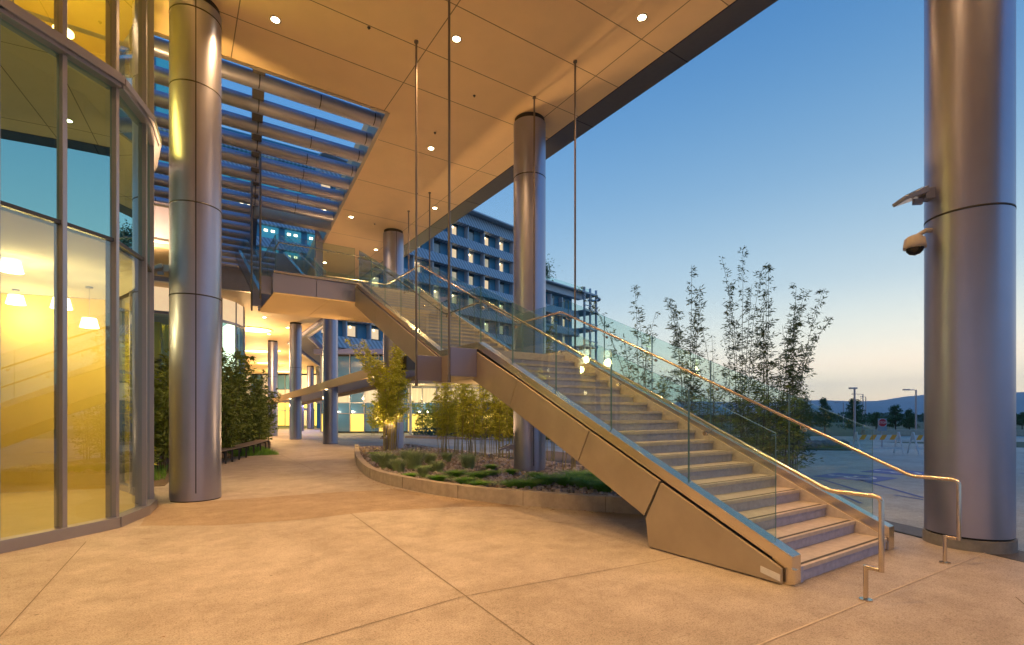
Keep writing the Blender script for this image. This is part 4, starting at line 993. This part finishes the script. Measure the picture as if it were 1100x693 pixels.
# tall row behind the stair against the sky
row = ((690, 12.6, 5.0, 7, .3, 'bamboo with two arching tips behind the stair, leftmost against the sky', 51, [(-.24, .05), (.02, .0), (.28, -.05), (-.07, 0), (.1, 0)], 9),
       (741, 12.8, 5.35, 6, .2, 'upright feathery bamboo second from left against the sky', 52, [(0, 0), (.05, 0), (-.08, .03), (.1, 0)], 12),
       (768, 13.2, 4.6, 4, .3, 'sparse thin bamboo in the gap of the row against the sky', 53, None, 3),
       (793, 13.4, 5.95, 7, .32, 'tallest bamboo of the row behind the stair', 54, [(0, 0), (-.07, .02), (.06, 0), (-.02, .02), (.1, .0)], 10),
       (826, 13.0, 5.5, 9, .32, 'dark thick bamboo second from right against the sky', 55, [(.0, 0), (.10, -.02), (.05, 0), (-.06, 0), (.0, .0)], 10),
       (848, 12.6, 5.0, 8, .35, 'bamboo leaning right at the end of the row against the sky', 56, [(.13, -.03), (.05, 0), (-.05, 0), (.2, -.08), (0, 0)], 10))
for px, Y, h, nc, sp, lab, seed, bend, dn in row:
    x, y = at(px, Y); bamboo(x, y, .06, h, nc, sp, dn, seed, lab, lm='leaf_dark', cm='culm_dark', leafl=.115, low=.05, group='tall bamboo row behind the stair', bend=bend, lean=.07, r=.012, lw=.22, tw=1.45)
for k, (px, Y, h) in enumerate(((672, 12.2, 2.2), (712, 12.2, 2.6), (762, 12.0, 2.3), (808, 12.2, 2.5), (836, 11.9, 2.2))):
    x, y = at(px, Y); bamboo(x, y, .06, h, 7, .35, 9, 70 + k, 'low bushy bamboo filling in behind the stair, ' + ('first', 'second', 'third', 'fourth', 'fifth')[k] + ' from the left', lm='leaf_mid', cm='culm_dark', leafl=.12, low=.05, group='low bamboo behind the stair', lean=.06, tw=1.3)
# hedge of bamboo behind the bench and between drum and column
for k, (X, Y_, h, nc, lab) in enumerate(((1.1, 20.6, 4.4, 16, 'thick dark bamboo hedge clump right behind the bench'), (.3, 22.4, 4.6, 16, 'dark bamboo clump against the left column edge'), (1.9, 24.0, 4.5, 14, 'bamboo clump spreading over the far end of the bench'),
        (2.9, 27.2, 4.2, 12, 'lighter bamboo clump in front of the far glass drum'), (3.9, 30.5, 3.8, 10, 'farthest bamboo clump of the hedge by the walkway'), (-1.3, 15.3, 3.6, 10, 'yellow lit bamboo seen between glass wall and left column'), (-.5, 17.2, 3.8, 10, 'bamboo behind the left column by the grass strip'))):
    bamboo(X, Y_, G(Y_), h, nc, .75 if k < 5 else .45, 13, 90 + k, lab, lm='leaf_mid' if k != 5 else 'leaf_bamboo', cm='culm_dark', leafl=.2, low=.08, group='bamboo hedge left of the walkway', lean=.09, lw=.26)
for k, (px, Y) in enumerate(((402, 46), (412, 44), (455, 44), (468, 42), (478, 45), (493, 43))):
    x, y = at(px, Y); bamboo(x, y, -.35, 3.4, 7, .5, 6, 120 + k, 'small bamboo by the lobby across the drive, ' + ('first', 'second', 'third', 'fourth', 'fifth', 'sixth')[k] + ' from the left', lm='leaf_bamboo', cm='culm', leafl=.3, low=.25, group='bamboo by the lobby')

def tuft(x, y, z, h, w_, n, seed, label, m='grass_blue', droop=.9):
    r_ = random.Random(seed); q = MB()
    for k in range(n):
        a = r_.uniform(0, 6.28); rr_ = w_ * .22 * r_.random(); hh = h * r_.uniform(.6, 1.05); out_ = w_ * .5 * r_.uniform(.2, 1) * droop; bw = r_.uniform(.004, .007)
        ca_, sa_ = math.cos(a), math.sin(a); bx, by = x + rr_ * ca_, y + rr_ * sa_; V = []
        for s in (0, .4, .75, 1):
            o_ = out_ * s ** 1.8; zz = z + hh * (s - .25 * droop * s ** 3); wq = bw * (1 - s * .85)
            V += [(bx + ca_ * o_ - sa_ * wq, by + sa_ * o_ + ca_ * wq, zz), (bx + ca_ * o_ + sa_ * wq, by + sa_ * o_ - ca_ * wq, zz)]
        q.add(V, [(0, 1, 3, 2), (2, 3, 5, 4), (4, 5, 7, 6)])
    return q
def plant(name, label, q, m, x, y, z, grp, cat):
    t = tag(q.build(name, m), label, cat, grp); t.location = (0, 0, 0); return t
spots = []
words = ('pale blue fescue tuft', 'grey green grass tuft', 'tall soft grass tuft', 'rounded grass tuft', 'wispy grass tuft')
def gpz(px, py, z=.13): t = 540 * (1.6 - z) / (py - 445.0); return W((px - 550) / 540 * t, t)
TU = (((404, 497), .34, .5, 'at the left tip of the planting bed by the kerb'), ((415, 503), .55, .8, 'below the golden bamboo'), ((428, 507), .4, .6, 'between two larger tufts near the kerb'), ((445, 503), .62, .9, 'large one in the left middle of the bed'),
      ((462, 499), .42, .6, 'behind the stone patch left of the bamboo stems'), ((470, 508), .35, .5, 'in the stones under the landing'), ((503, 504), .5, .7, 'in front of the second bamboo clump'), ((480, 496), .35, .5, 'at the foot of the first bamboo under the landing'), ((436, 494), .35, .55, 'behind the large tuft at left'), ((455, 512), .3, .45, 'small one near the front kerb'))
for k, ((px, py), h, w_, lab) in enumerate(TU):
    x, y = gpz(px, py); o = tag(tuft(x, y, .13, h * 1.1, w_ * 1.1, 620, 200 + k, '').build('grass_tuft', M['grass_blue']), 'pale grass tuft ' + lab, 'grass', 'ornamental grass tufts in the bed')
GR = (((470, 518), .16, .5, 'left of the front kerb middle'), ((499, 520), .14, .55, 'beside the front kerb under the landing'), ((527, 505), .15, .4, 'small one before the planter column'), ((526, 512), .15, .55, 'second small one before the planter column'), ((549, 510), .14, .35, 'touching the planter column foot'),
      ((553, 524), .14, .6, 'at the front kerb left of the stair shadow'), ((585, 520), .2, .75, 'wide one at the front kerb'), ((608, 521), .22, .8, 'dense one right of the planter column'), ((630, 524), .22, .8, 'bright one near the stair panel'), ((648, 528), .2, .7, 'rightmost one by the stair panel'), ((402, 489), .12, .5, 'flat one at the far left tip'), ((440, 515), .14, .4, 'low one beside the left kerb curve'),
      ((458, 507), .16, .6, 'between the pale tufts left of the middle'), ((490, 512), .15, .6, 'in the stones below the landing'), ((512, 514), .14, .55, 'left of two small ones near the column'), ((566, 524), .17, .7, 'at the kerb below the planter column'), ((620, 515), .2, .8, 'behind the dense one right of the column'), ((640, 517), .2, .8, 'behind the rightmost one'), ((420, 494), .14, .6, 'under the golden bamboo'),
      ((515, 523), .12, .5, 'low one mid way along the front kerb'), ((575, 513), .12, .4, 'low one right behind the front row'))
for k, ((px, py), h, w_, lab) in enumerate(GR):
    x, y = gpz(px, py); tag(tuft(x, y, .13, h * 1.35, w_ * 1.15, 700, 300 + k, '', droop=1.2).build('green_ground_plant', M['grass_green']), 'low bright green plant, ' + lab, 'plant', 'low green plants in the bed')
# litter of fallen leaves along the kerb
b = MB()
for k in range(160):
    i = rnd.randrange(10, len(cs) - 14); p = offs(cs, -rnd.uniform(.02, .35) ** 1.2)[i]; a = rnd.uniform(0, 6.28); s = rnd.uniform(.012, .03)
    x, y = p.x + rnd.gauss(0, .05), p.y + rnd.gauss(0, .05); b.quad((x, y, .006), (x + s * math.cos(a), y + s * math.sin(a), .012), (x + s * 1.6 * math.cos(a + .4), y + s * 1.6 * math.sin(a + .4), .007), (x + s * math.cos(a + .9), y + s * math.sin(a + .9), .009))
for k in range(60):
    x, y = rnd.uniform(-.5, 6), rnd.uniform(1.5, 20); a = rnd.uniform(0, 6.28); s = rnd.uniform(.01, .022)
    if y > 9 and x > 3.8: continue
    b.quad((x, y, .006), (x + s * math.cos(a), y + s * math.sin(a), .010), (x + s * 1.6 * math.cos(a + .4), y + s * 1.6 * math.sin(a + .4), .007), (x + s * math.cos(a + .9), y + s * math.sin(a + .9), .009))
tag(b.build('fallen_leaves', mat('dry_leaf', (.22, .11, .035), .8)), 'dry brown leaves lying on the paving and along the kerb', 'leaves', kind='stuff')
# grass strips at the left
b = MB()
for (x0, x1, y0, y1) in ((-3.6, -.2, 14.7, 18.5), (1.8, 3.4, 21.5, 26)):
    for k in range(5200):
        x, y = rnd.uniform(x0, x1), rnd.uniform(y0, y1); h = rnd.uniform(.08, .2); a = rnd.uniform(0, 6.28); dx, dy = math.cos(a) * .006, math.sin(a) * .006
        b.add([(x - dx, y - dy, 0), (x + dx, y + dy, 0), (x + rnd.gauss(0, .05), y + rnd.gauss(0, .05), h)], [(0, 1, 2)])
tag(b.build('grass_strip', M['grass_green']), 'short green grass strips beside the bamboo hedge', 'grass', kind='stuff')
q = MB(); q.prism_z([(-3.9, 13.6), (-.2, 13.6), (.3, 18.4), (1.0, 19.6), (3.9, 27.2), (4.6, 32), (2, 33), (-3.9, 33)], -.3, .012); tag(q.build('hedge_bed_soil', M['soil']), kind='structure')

# teal shrub island across the drive
il = thing('shrub_island', 'kerbed island of low teal shrubs across the drive', 'planting bed', (16, 30, -.2))
q = MB(); ip_ = [W(-8.2, 38.5), W(2, 30.5), W(8, 27.5), W(8.5, 29), W(2.5, 33), W(-7.5, 41)]
q.prism_z(ip_, -.45, -.05); q.build('kerb', M['kerb'], il)
q = MB(); r_ = random.Random(5)
for k in range(5200):
    s = r_.random(); t_ = r_.random(); A_ = Vector(W(-7.8, 38.9)).lerp(Vector(W(8.0, 28.0)), s); B_ = Vector(W(-7.3, 40.6)).lerp(Vector(W(8.2, 29)), s); p = A_.lerp(B_, t_)
    leaf(q, Vector((p.x, p.y, -.06 + r_.random() * .55)), Vector((r_.gauss(0, 1), r_.gauss(0, 1), r_.uniform(0, 1.2))), .2, .07, r_)
tag(q.build('shrub_foliage', M['shrub_teal'], il), kind='stuff')

# ------------------------------------------------------------------ bench
bn = thing('slatted_bench', 'long curved slatted timber bench beside the bamboo hedge, backrest at near end', 'bench', (1.6, 19, 0))
BP = smooth([(.55, 16.9), (1.15, 18.1), (1.62, 19.2), (2.2, 20.8), (2.95, 23.0), (3.55, 25.0)], 4)
for sl in range(5):
    q = MB(); P = offs(BP, .02 + sl * .105); P2 = offs(BP, .105 + sl * .105)
    for i in range(len(P) - 1): q.hexa([(P[i].x, P[i].y, .415), (P[i + 1].x, P[i + 1].y, .415), (P2[i + 1].x, P2[i + 1].y, .415), (P2[i].x, P2[i].y, .415)], [(P[i].x, P[i].y, .45), (P[i + 1].x, P[i + 1].y, .45), (P2[i + 1].x, P2[i + 1].y, .45), (P2[i].x, P2[i].y, .45)])
    q.build('seat_slat', M['wood'], bn)
PB_ = offs(BP, .56)
for sl in range(3):
    q = MB(); z = .53 + sl * .12
    for i in range(9):
        a, c = PB_[i], PB_[i + 1]; q.hexa([(a.x, a.y, z), (c.x, c.y, z), (c.x - .03, c.y + .015, z), (a.x - .03, a.y + .015, z)], [(a.x - .02, a.y, z + .08), (c.x - .02, c.y, z + .08), (c.x - .05, c.y + .015, z + .08), (a.x - .05, a.y + .015, z + .08)])
    q.build('back_slat', M['wood'], bn)
Pa, Pb = offs(BP, .04), offs(BP, .5)
for i in range(0, len(BP), 2):
    q = MB(); 
    for P in (Pa, Pb): q.box(P[i].x - .025, P[i].x + .025, P[i].y - .04, P[i].y + .04, 0, .414)
    q.hexa([(Pa[i].x, Pa[i].y - .02, .35), (Pa[i].x, Pa[i].y + .02, .35), (Pb[i].x, Pb[i].y + .02, .35), (Pb[i].x, Pb[i].y - .02, .35)], [(Pa[i].x, Pa[i].y - .02, .412), (Pa[i].x, Pa[i].y + .02, .412), (Pb[i].x, Pb[i].y + .02, .412), (Pb[i].x, Pb[i].y - .02, .412)])
    q.build('leg', M['darkmetal'], bn)

# ------------------------------------------------------------------ beyond the parking lot
# strip of rough ground with boulders
q = MB(); q.prism_z([W(5, 24), W(15.4, 22.2), W(16.5, 33), W(5, 38)], -.1, .03); tag(q.build('verge', M['far_land']), kind='structure')
for k, (px, Y, s, lab) in enumerate(((866, 23.6, .42, 'largest dark boulder at the edge of the parking lot'), (876, 23.9, .36, 'rounded boulder next to the largest one'), (888, 24.1, .38, 'flat boulder in the middle of the verge'), (897, 24.6, .3, 'boulder nearest the barricade'), (905, 25.2, .3, 'small boulder behind the barricade'), (855, 24.5, .34, 'boulder half hidden by the bamboo'))):
    x, y = at(px, Y); q = MB(); r_ = random.Random(400 + k); V = []; n, mmm = 10, 6
    for i in range(mmm + 1):
        for j_ in range(n):
            th, ph = math.pi * i / mmm, 2 * math.pi * j_ / n; rr_ = s * r_.uniform(.82, 1.12)
            V.append((x + rr_ * 1.25 * math.sin(th) * math.cos(ph), y + rr_ * math.sin(th) * math.sin(ph), .1 + rr_ * .72 * math.cos(th)))
    q.add(V, [(i * n + j_, i * n + (j_ + 1) % n, (i + 1) * n + (j_ + 1) % n, (i + 1) * n + j_) for i in range(mmm) for j_ in range(n)]); tag(q.build('boulder', M['boulder']), lab, 'boulder', 'boulders along the verge')
b = MB()
for k in range(5000):
    X = rnd.uniform(7, 15.6); x, y = W(X, 22.9 + rnd.random() * 6); h = rnd.uniform(.1, .3); a = rnd.uniform(0, 6.28)
    b.add([(x - .012, y, .03), (x + .012, y, .03), (x + rnd.gauss(0, .08), y + rnd.gauss(0, .08), .03 + h)], [(0, 1, 2)])
tag(b.build('verge_grass', M['leaf_mid']), 'rough grass on the verge beyond the parking lot', 'grass', kind='stuff')
# road beyond, low wall
q = MB(); a0, a1 = Vector(W(2, 40)), Vector(W(60, 40)); q.quad((*W(15, 29), -.005), (*W(70, 29), -.005), (*W(70, 36.5), -.005), (*W(15, 36.5), -.005)); tag(q.build('road', M['asphalt']), kind='structure')
lw = thing('low_road_wall', 'long low pale wall beyond the road on the right', 'wall', (*W(30, 37.2), 0)); q = MB()
q.hexa([(*W(26, 37), 0), (*W(60, 37), 0), (*W(60, 37.4), 0), (*W(26, 37.4), 0)], [(*W(26, 37), .45), (*W(60, 37), .45), (*W(60, 37.4), .45), (*W(26, 37.4), .45)]); q.build('wall', M['kerb'], lw)
# barricades
def barricade(X, label, Y=20.5, yaw=0, src=None):
    x, y = W(X, Y)
    t = thing('barricade', label, 'barricade', (x, y, 0), 'striped road barricades', -PHI + yaw)
    L2 = .92
    q = MB(); n = 9
    for i in range(n):
        a0, a1 = -L2 + 2 * L2 * i / n, -L2 + 2 * L2 * (i + 1) / n; sk = .06; q.mi = i % 2
        q.add([(a0 - (sk if i else 0), -.045, .56), (a1 - (sk if i < n - 1 else 0), -.045, .56), (a1 + (sk if i < n - 1 else 0), -.045, .76), (a0 + (sk if i else 0), -.045, .76)], [(0, 1, 2, 3)])
        q.mi = i % 2; q.add([(a0, -.02, .56), (a1, -.02, .56), (a1, -.02, .76), (a0, -.02, .76)], [(3, 2, 1, 0)])
    q.mi = 0; q.add([(-L2, -.045, .76), (L2, -.045, .76), (L2, -.02, .76), (-L2, -.02, .76), (-L2, -.045, .56), (L2, -.045, .56), (L2, -.02, .56), (-L2, -.02, .56)], [(0, 1, 2, 3), (4, 7, 6, 5), (0, 3, 7, 4), (1, 5, 6, 2)])
    q.build('striped_board', [M['paint_white'], M['paint_orange']], t, shift=False)
    q = MB()
    for i in range(2): q.box(-L2, L2, -.2, -.17, .18, .26) if i else None
    q.build('lower_board', M['paint_white'], t, shift=False)
    for sx in (-L2 + .06, L2 - .06):
        for sy in (-1, 1):
            q = MB(); q.hexa([(sx - .025, sy * .26 - .02, 0), (sx + .025, sy * .26 - .02, 0), (sx + .025, sy * .26 + .02, 0), (sx - .025, sy * .26 + .02, 0)], [(sx - .025, sy * .02 - .016, .88), (sx + .025, sy * .02 - .016, .88), (sx + .025, sy * .02 + .016, .88), (sx - .025, sy * .02 + .016, .88)])
            q.build('leg', M['paint_white'], t, shift=False)
    return t
b0 = barricade(14.9, 'orange and white striped barricade below the stop sign')
x, y = W(17.0, 20.3); copy_tree(b0, (x, y, 0), 'orange and white striped barricade cut off by the right column', -PHI + .08)
# stop sign
x, y = W(17.25, 23.4)
ss = thing('stop_sign', 'red octagonal stop sign on a thin post behind the barricades', 'sign', (x, y, 0)); Ms = Matrix.Translation((x, y, 0)) @ Matrix.Rotation(-PHI - .05, 4, 'Z')
q = MB(); q.box(-.2, .2, .02, .03, .82, 1.40, Ms); q.build('backing_board', M['sign_back'], ss)
q = MB(); q.box(-.02, .02, .031, .06, -.05, 1.40, Ms); q.build('post', M['frame'], ss)
for rr_, yy, mm in ((.205, -.0, 'paint_white'), (.19, -.004, 'paint_red')):
    q = MB(); O = [(rr_ * math.cos(R(22.5 + 45 * k)), rr_ * math.sin(R(22.5 + 45 * k)) + 1.2) for k in range(8)]
    q.hexa([tuple(Ms @ Vector((a, yy, c))) for a, c in O], [tuple(Ms @ Vector((a, yy + .012, c))) for a, c in O]); fo_ = q.build('rim' if mm == 'paint_white' else 'face', M[mm], ss)
tx = bpy.data.curves.new('lettering', 'FONT'); tx.body = 'STOP'; tx.size = .14; tx.align_x = 'CENTER'; tx.align_y = 'CENTER'; tx.extrude = .001
to = bpy.data.objects.new('lettering', tx); col.objects.link(to)
dg = bpy.context.evaluated_depsgraph_get(); me = bpy.data.meshes.new_from_object(to.evaluated_get(dg)); bpy.data.objects.remove(to)
to = bpy.data.objects.new('lettering', me); col.objects.link(to); me.materials.clear(); me.materials.append(M['paint_white'])
to.parent = ss; to.matrix_local = Matrix.Translation((0, 0, 1.2)) @ Matrix.Rotation(-PHI - .05, 4, 'Z') @ Matrix.Translation((0, -.007, 0)) @ Matrix.Rotation(R(90), 4, 'X')
# street lamps
def lamp_post(px, Y, top, label, arm=-.5):
    x, y = at(px, Y); t = thing('street_lamp', label, 'street lamp', (x, y, 0), 'lamp posts beyond the parking lot')
    q = MB(); q.tube([(x, y, -.2), (x, y, top)], .075, 10, .055); q.build('post', M['frame'], t)
    q = MB(); ex, ey = x + CP * arm, y - SP * arm; q.tube([(x, y, top - .03), (ex, ey, top)], .03, 8); q.build('arm', M['frame'], t)
    q = MB(); q.box(-.22, .22, -.1, .1, -.05, .05, Matrix.Translation((ex, ey, top)) @ Matrix.Rotation(-PHI, 4, 'Z')); q.build('lamp_head', M['frame'], t, .01)
lamp_post(918, 32, 3.25, 'lamp post rising behind the largest young tree', -.1); lamp_post(984, 39, 3.5, 'lamp post just left of the big right column', -.75)
lamp_post(927, 60, 4.0, 'double looking far lamp post right of the young tree', -1.1); lamp_post(906, 66, 3.1, 'shortest far lamp post between two young trees', -.9)
lamp_post(930, 75, 4.2, 'farthest thin lamp post', -.6)
# young trees
def young_tree(px, Y, h, wd, label, seed, dens=1.0):
    x, y = at(px, Y); r_ = random.Random(seed); t = thing('young_tree', label, 'tree', (x, y, 0), 'young trees beyond the parking lot')
    q = MB(); q.tube([(x, y, -.1), (x + .03, y, h * .5), (x, y, h * .97)], .05, 7, .012)
    f_ = MB()
    for k in range(int(46 * dens)):
        s = .22 + .76 * (k / (46 * dens)); a = r_.uniform(0, 6.28); L3 = wd * (1.05 - s) * r_.uniform(.55, 1.2) + .12
        p = Vector((x, y, h * s)); d = Vector((math.cos(a), math.sin(a), r_.uniform(.1, .7))).normalized(); q.tube([p, p + d * L3], .012, 4, .004, False)
        for m_ in range(int(40 + 60 * L3)):
            u_ = r_.uniform(.2, 1.05); leaf(f_, p + d * L3 * u_ + Vector((r_.gauss(0, .06), r_.gauss(0, .06), r_.gauss(0, .06))), d + Vector((r_.gauss(0, .8), r_.gauss(0, .8), r_.gauss(0, .7))), .13, .05, r_)
    q.build('trunk', M['bark'], t); f_.build('crown', M['conifer'], t)
for a in ((886, 38, 2.75, .95, 'dark young tree between the bamboo and the first lamp post', 501), (918, 34, 2.6, 1.25, 'widest young tree wrapped around a lamp post', 502), (962, 42, 2.3, 1.0, 'young tree right of the stop sign', 503), (977, 41, 1.9, .7, 'small young tree beside the lamp post near the column', 504),
          (863, 32, 2.6, 1.1, 'thin pale young tree just right of the bamboo row', 505), (941, 46, 1.6, 1.4, 'bushy low tree behind the stop sign', 506), (1098, 52, 1.7, 1.2, 'dark bushy tree at the right edge', 507)): young_tree(*a)
# far tree belt
b = MB(); r_ = random.Random(77)
for k in range(9000):
    X = r_.uniform(-60, 260); Yd = 120 + r_.random() * 50; base = .5 + .9 * abs(math.sin(X * .11) * math.sin(X * .043 + 1)) + .4 * math.sin(X * .5)
    x, y = W(X, Yd); leaf(b, Vector((x, y, r_.random() * max(.4, base))), Vector((r_.gauss(0, 1), r_.gauss(0, 1), r_.gauss(0, 1))), 1.3, .8, r_)
tag(b.build('far_tree_belt', M['leaf_far']), 'distant dark belt of trees below the hills', 'trees', kind='stuff')
# little roof terrace tree on the tower
t = thing('roof_terrace_tree', 'small tree on the roof terrace of the tower block', 'tree', tuple(tc_)); q = MB(); q.tube([tc_, tc_ + Vector((0, 0, 2.6))], .12, 6, .05); f_ = MB(); r_ = random.Random(9)
for k in range(900):
    d = Vector((r_.gauss(0, 1.1), r_.gauss(0, 1.1), abs(r_.gauss(1.7, 1.1)))); leaf(f_, tc_ + d + Vector((0, 0, .6)), Vector((r_.gauss(0, 1), r_.gauss(0, 1), r_.gauss(0, 1))), .5, .2, r_)
q.build('trunk', M['bark'], t); f_.build('crown', M['conifer'], t)

# hills
b = MB(); na, nr = 150, 12; V = []
for i in range(na + 1):
    th = PHI - 1.2 + 2.5 * i / na
    for j_ in range(nr + 1):
        rr_ = 2600 + 2600 * j_ / nr; s = j_ / nr
        ridge = math.sin(math.pi * s) ** .8
        hgt = (58 + 26 * math.sin(th * 5.3 + 1) + 14 * math.sin(th * 13 + s * 4) + 7 * math.sin(th * 31 + s * 9) + 4 * math.sin(th * 67 + s * 17)) * (.55 + .6 * s)
        V.append((rr_ * math.sin(th), rr_ * math.cos(th), -2 + 1.55 * ridge * max(14, hgt)))
b.add(V, [(i * (nr + 1) + j_, (i + 1) * (nr + 1) + j_, (i + 1) * (nr + 1) + j_ + 1, i * (nr + 1) + j_ + 1) for i in range(na) for j_ in range(nr)], True)
tag(b.build('hills', M['hill']), kind='structure')

# haze: even, very thin air that pales the hills
hz = MB(); hz.box(-5400, 5400, -5400, 5400, -12, 300)
M['haze'] = bpy.data.materials.new('haze'); M['haze'].use_nodes = True; n_ = M['haze'].node_tree.nodes; n_.clear()
ho = n_.new('ShaderNodeOutputMaterial'); hv = n_.new('ShaderNodeVolumePrincipled'); hv.inputs['Color'].default_value = (.80, .88, 1, 1); hv.inputs['Density'].default_value = .00017; hv.inputs['Anisotropy'].default_value = 0
M['haze'].node_tree.links.new(hv.outputs[0], ho.inputs['Volume'])
tag(hz.build('haze', M['haze']), 'thin blue evening haze in front of the hills', 'haze', kind='stuff')
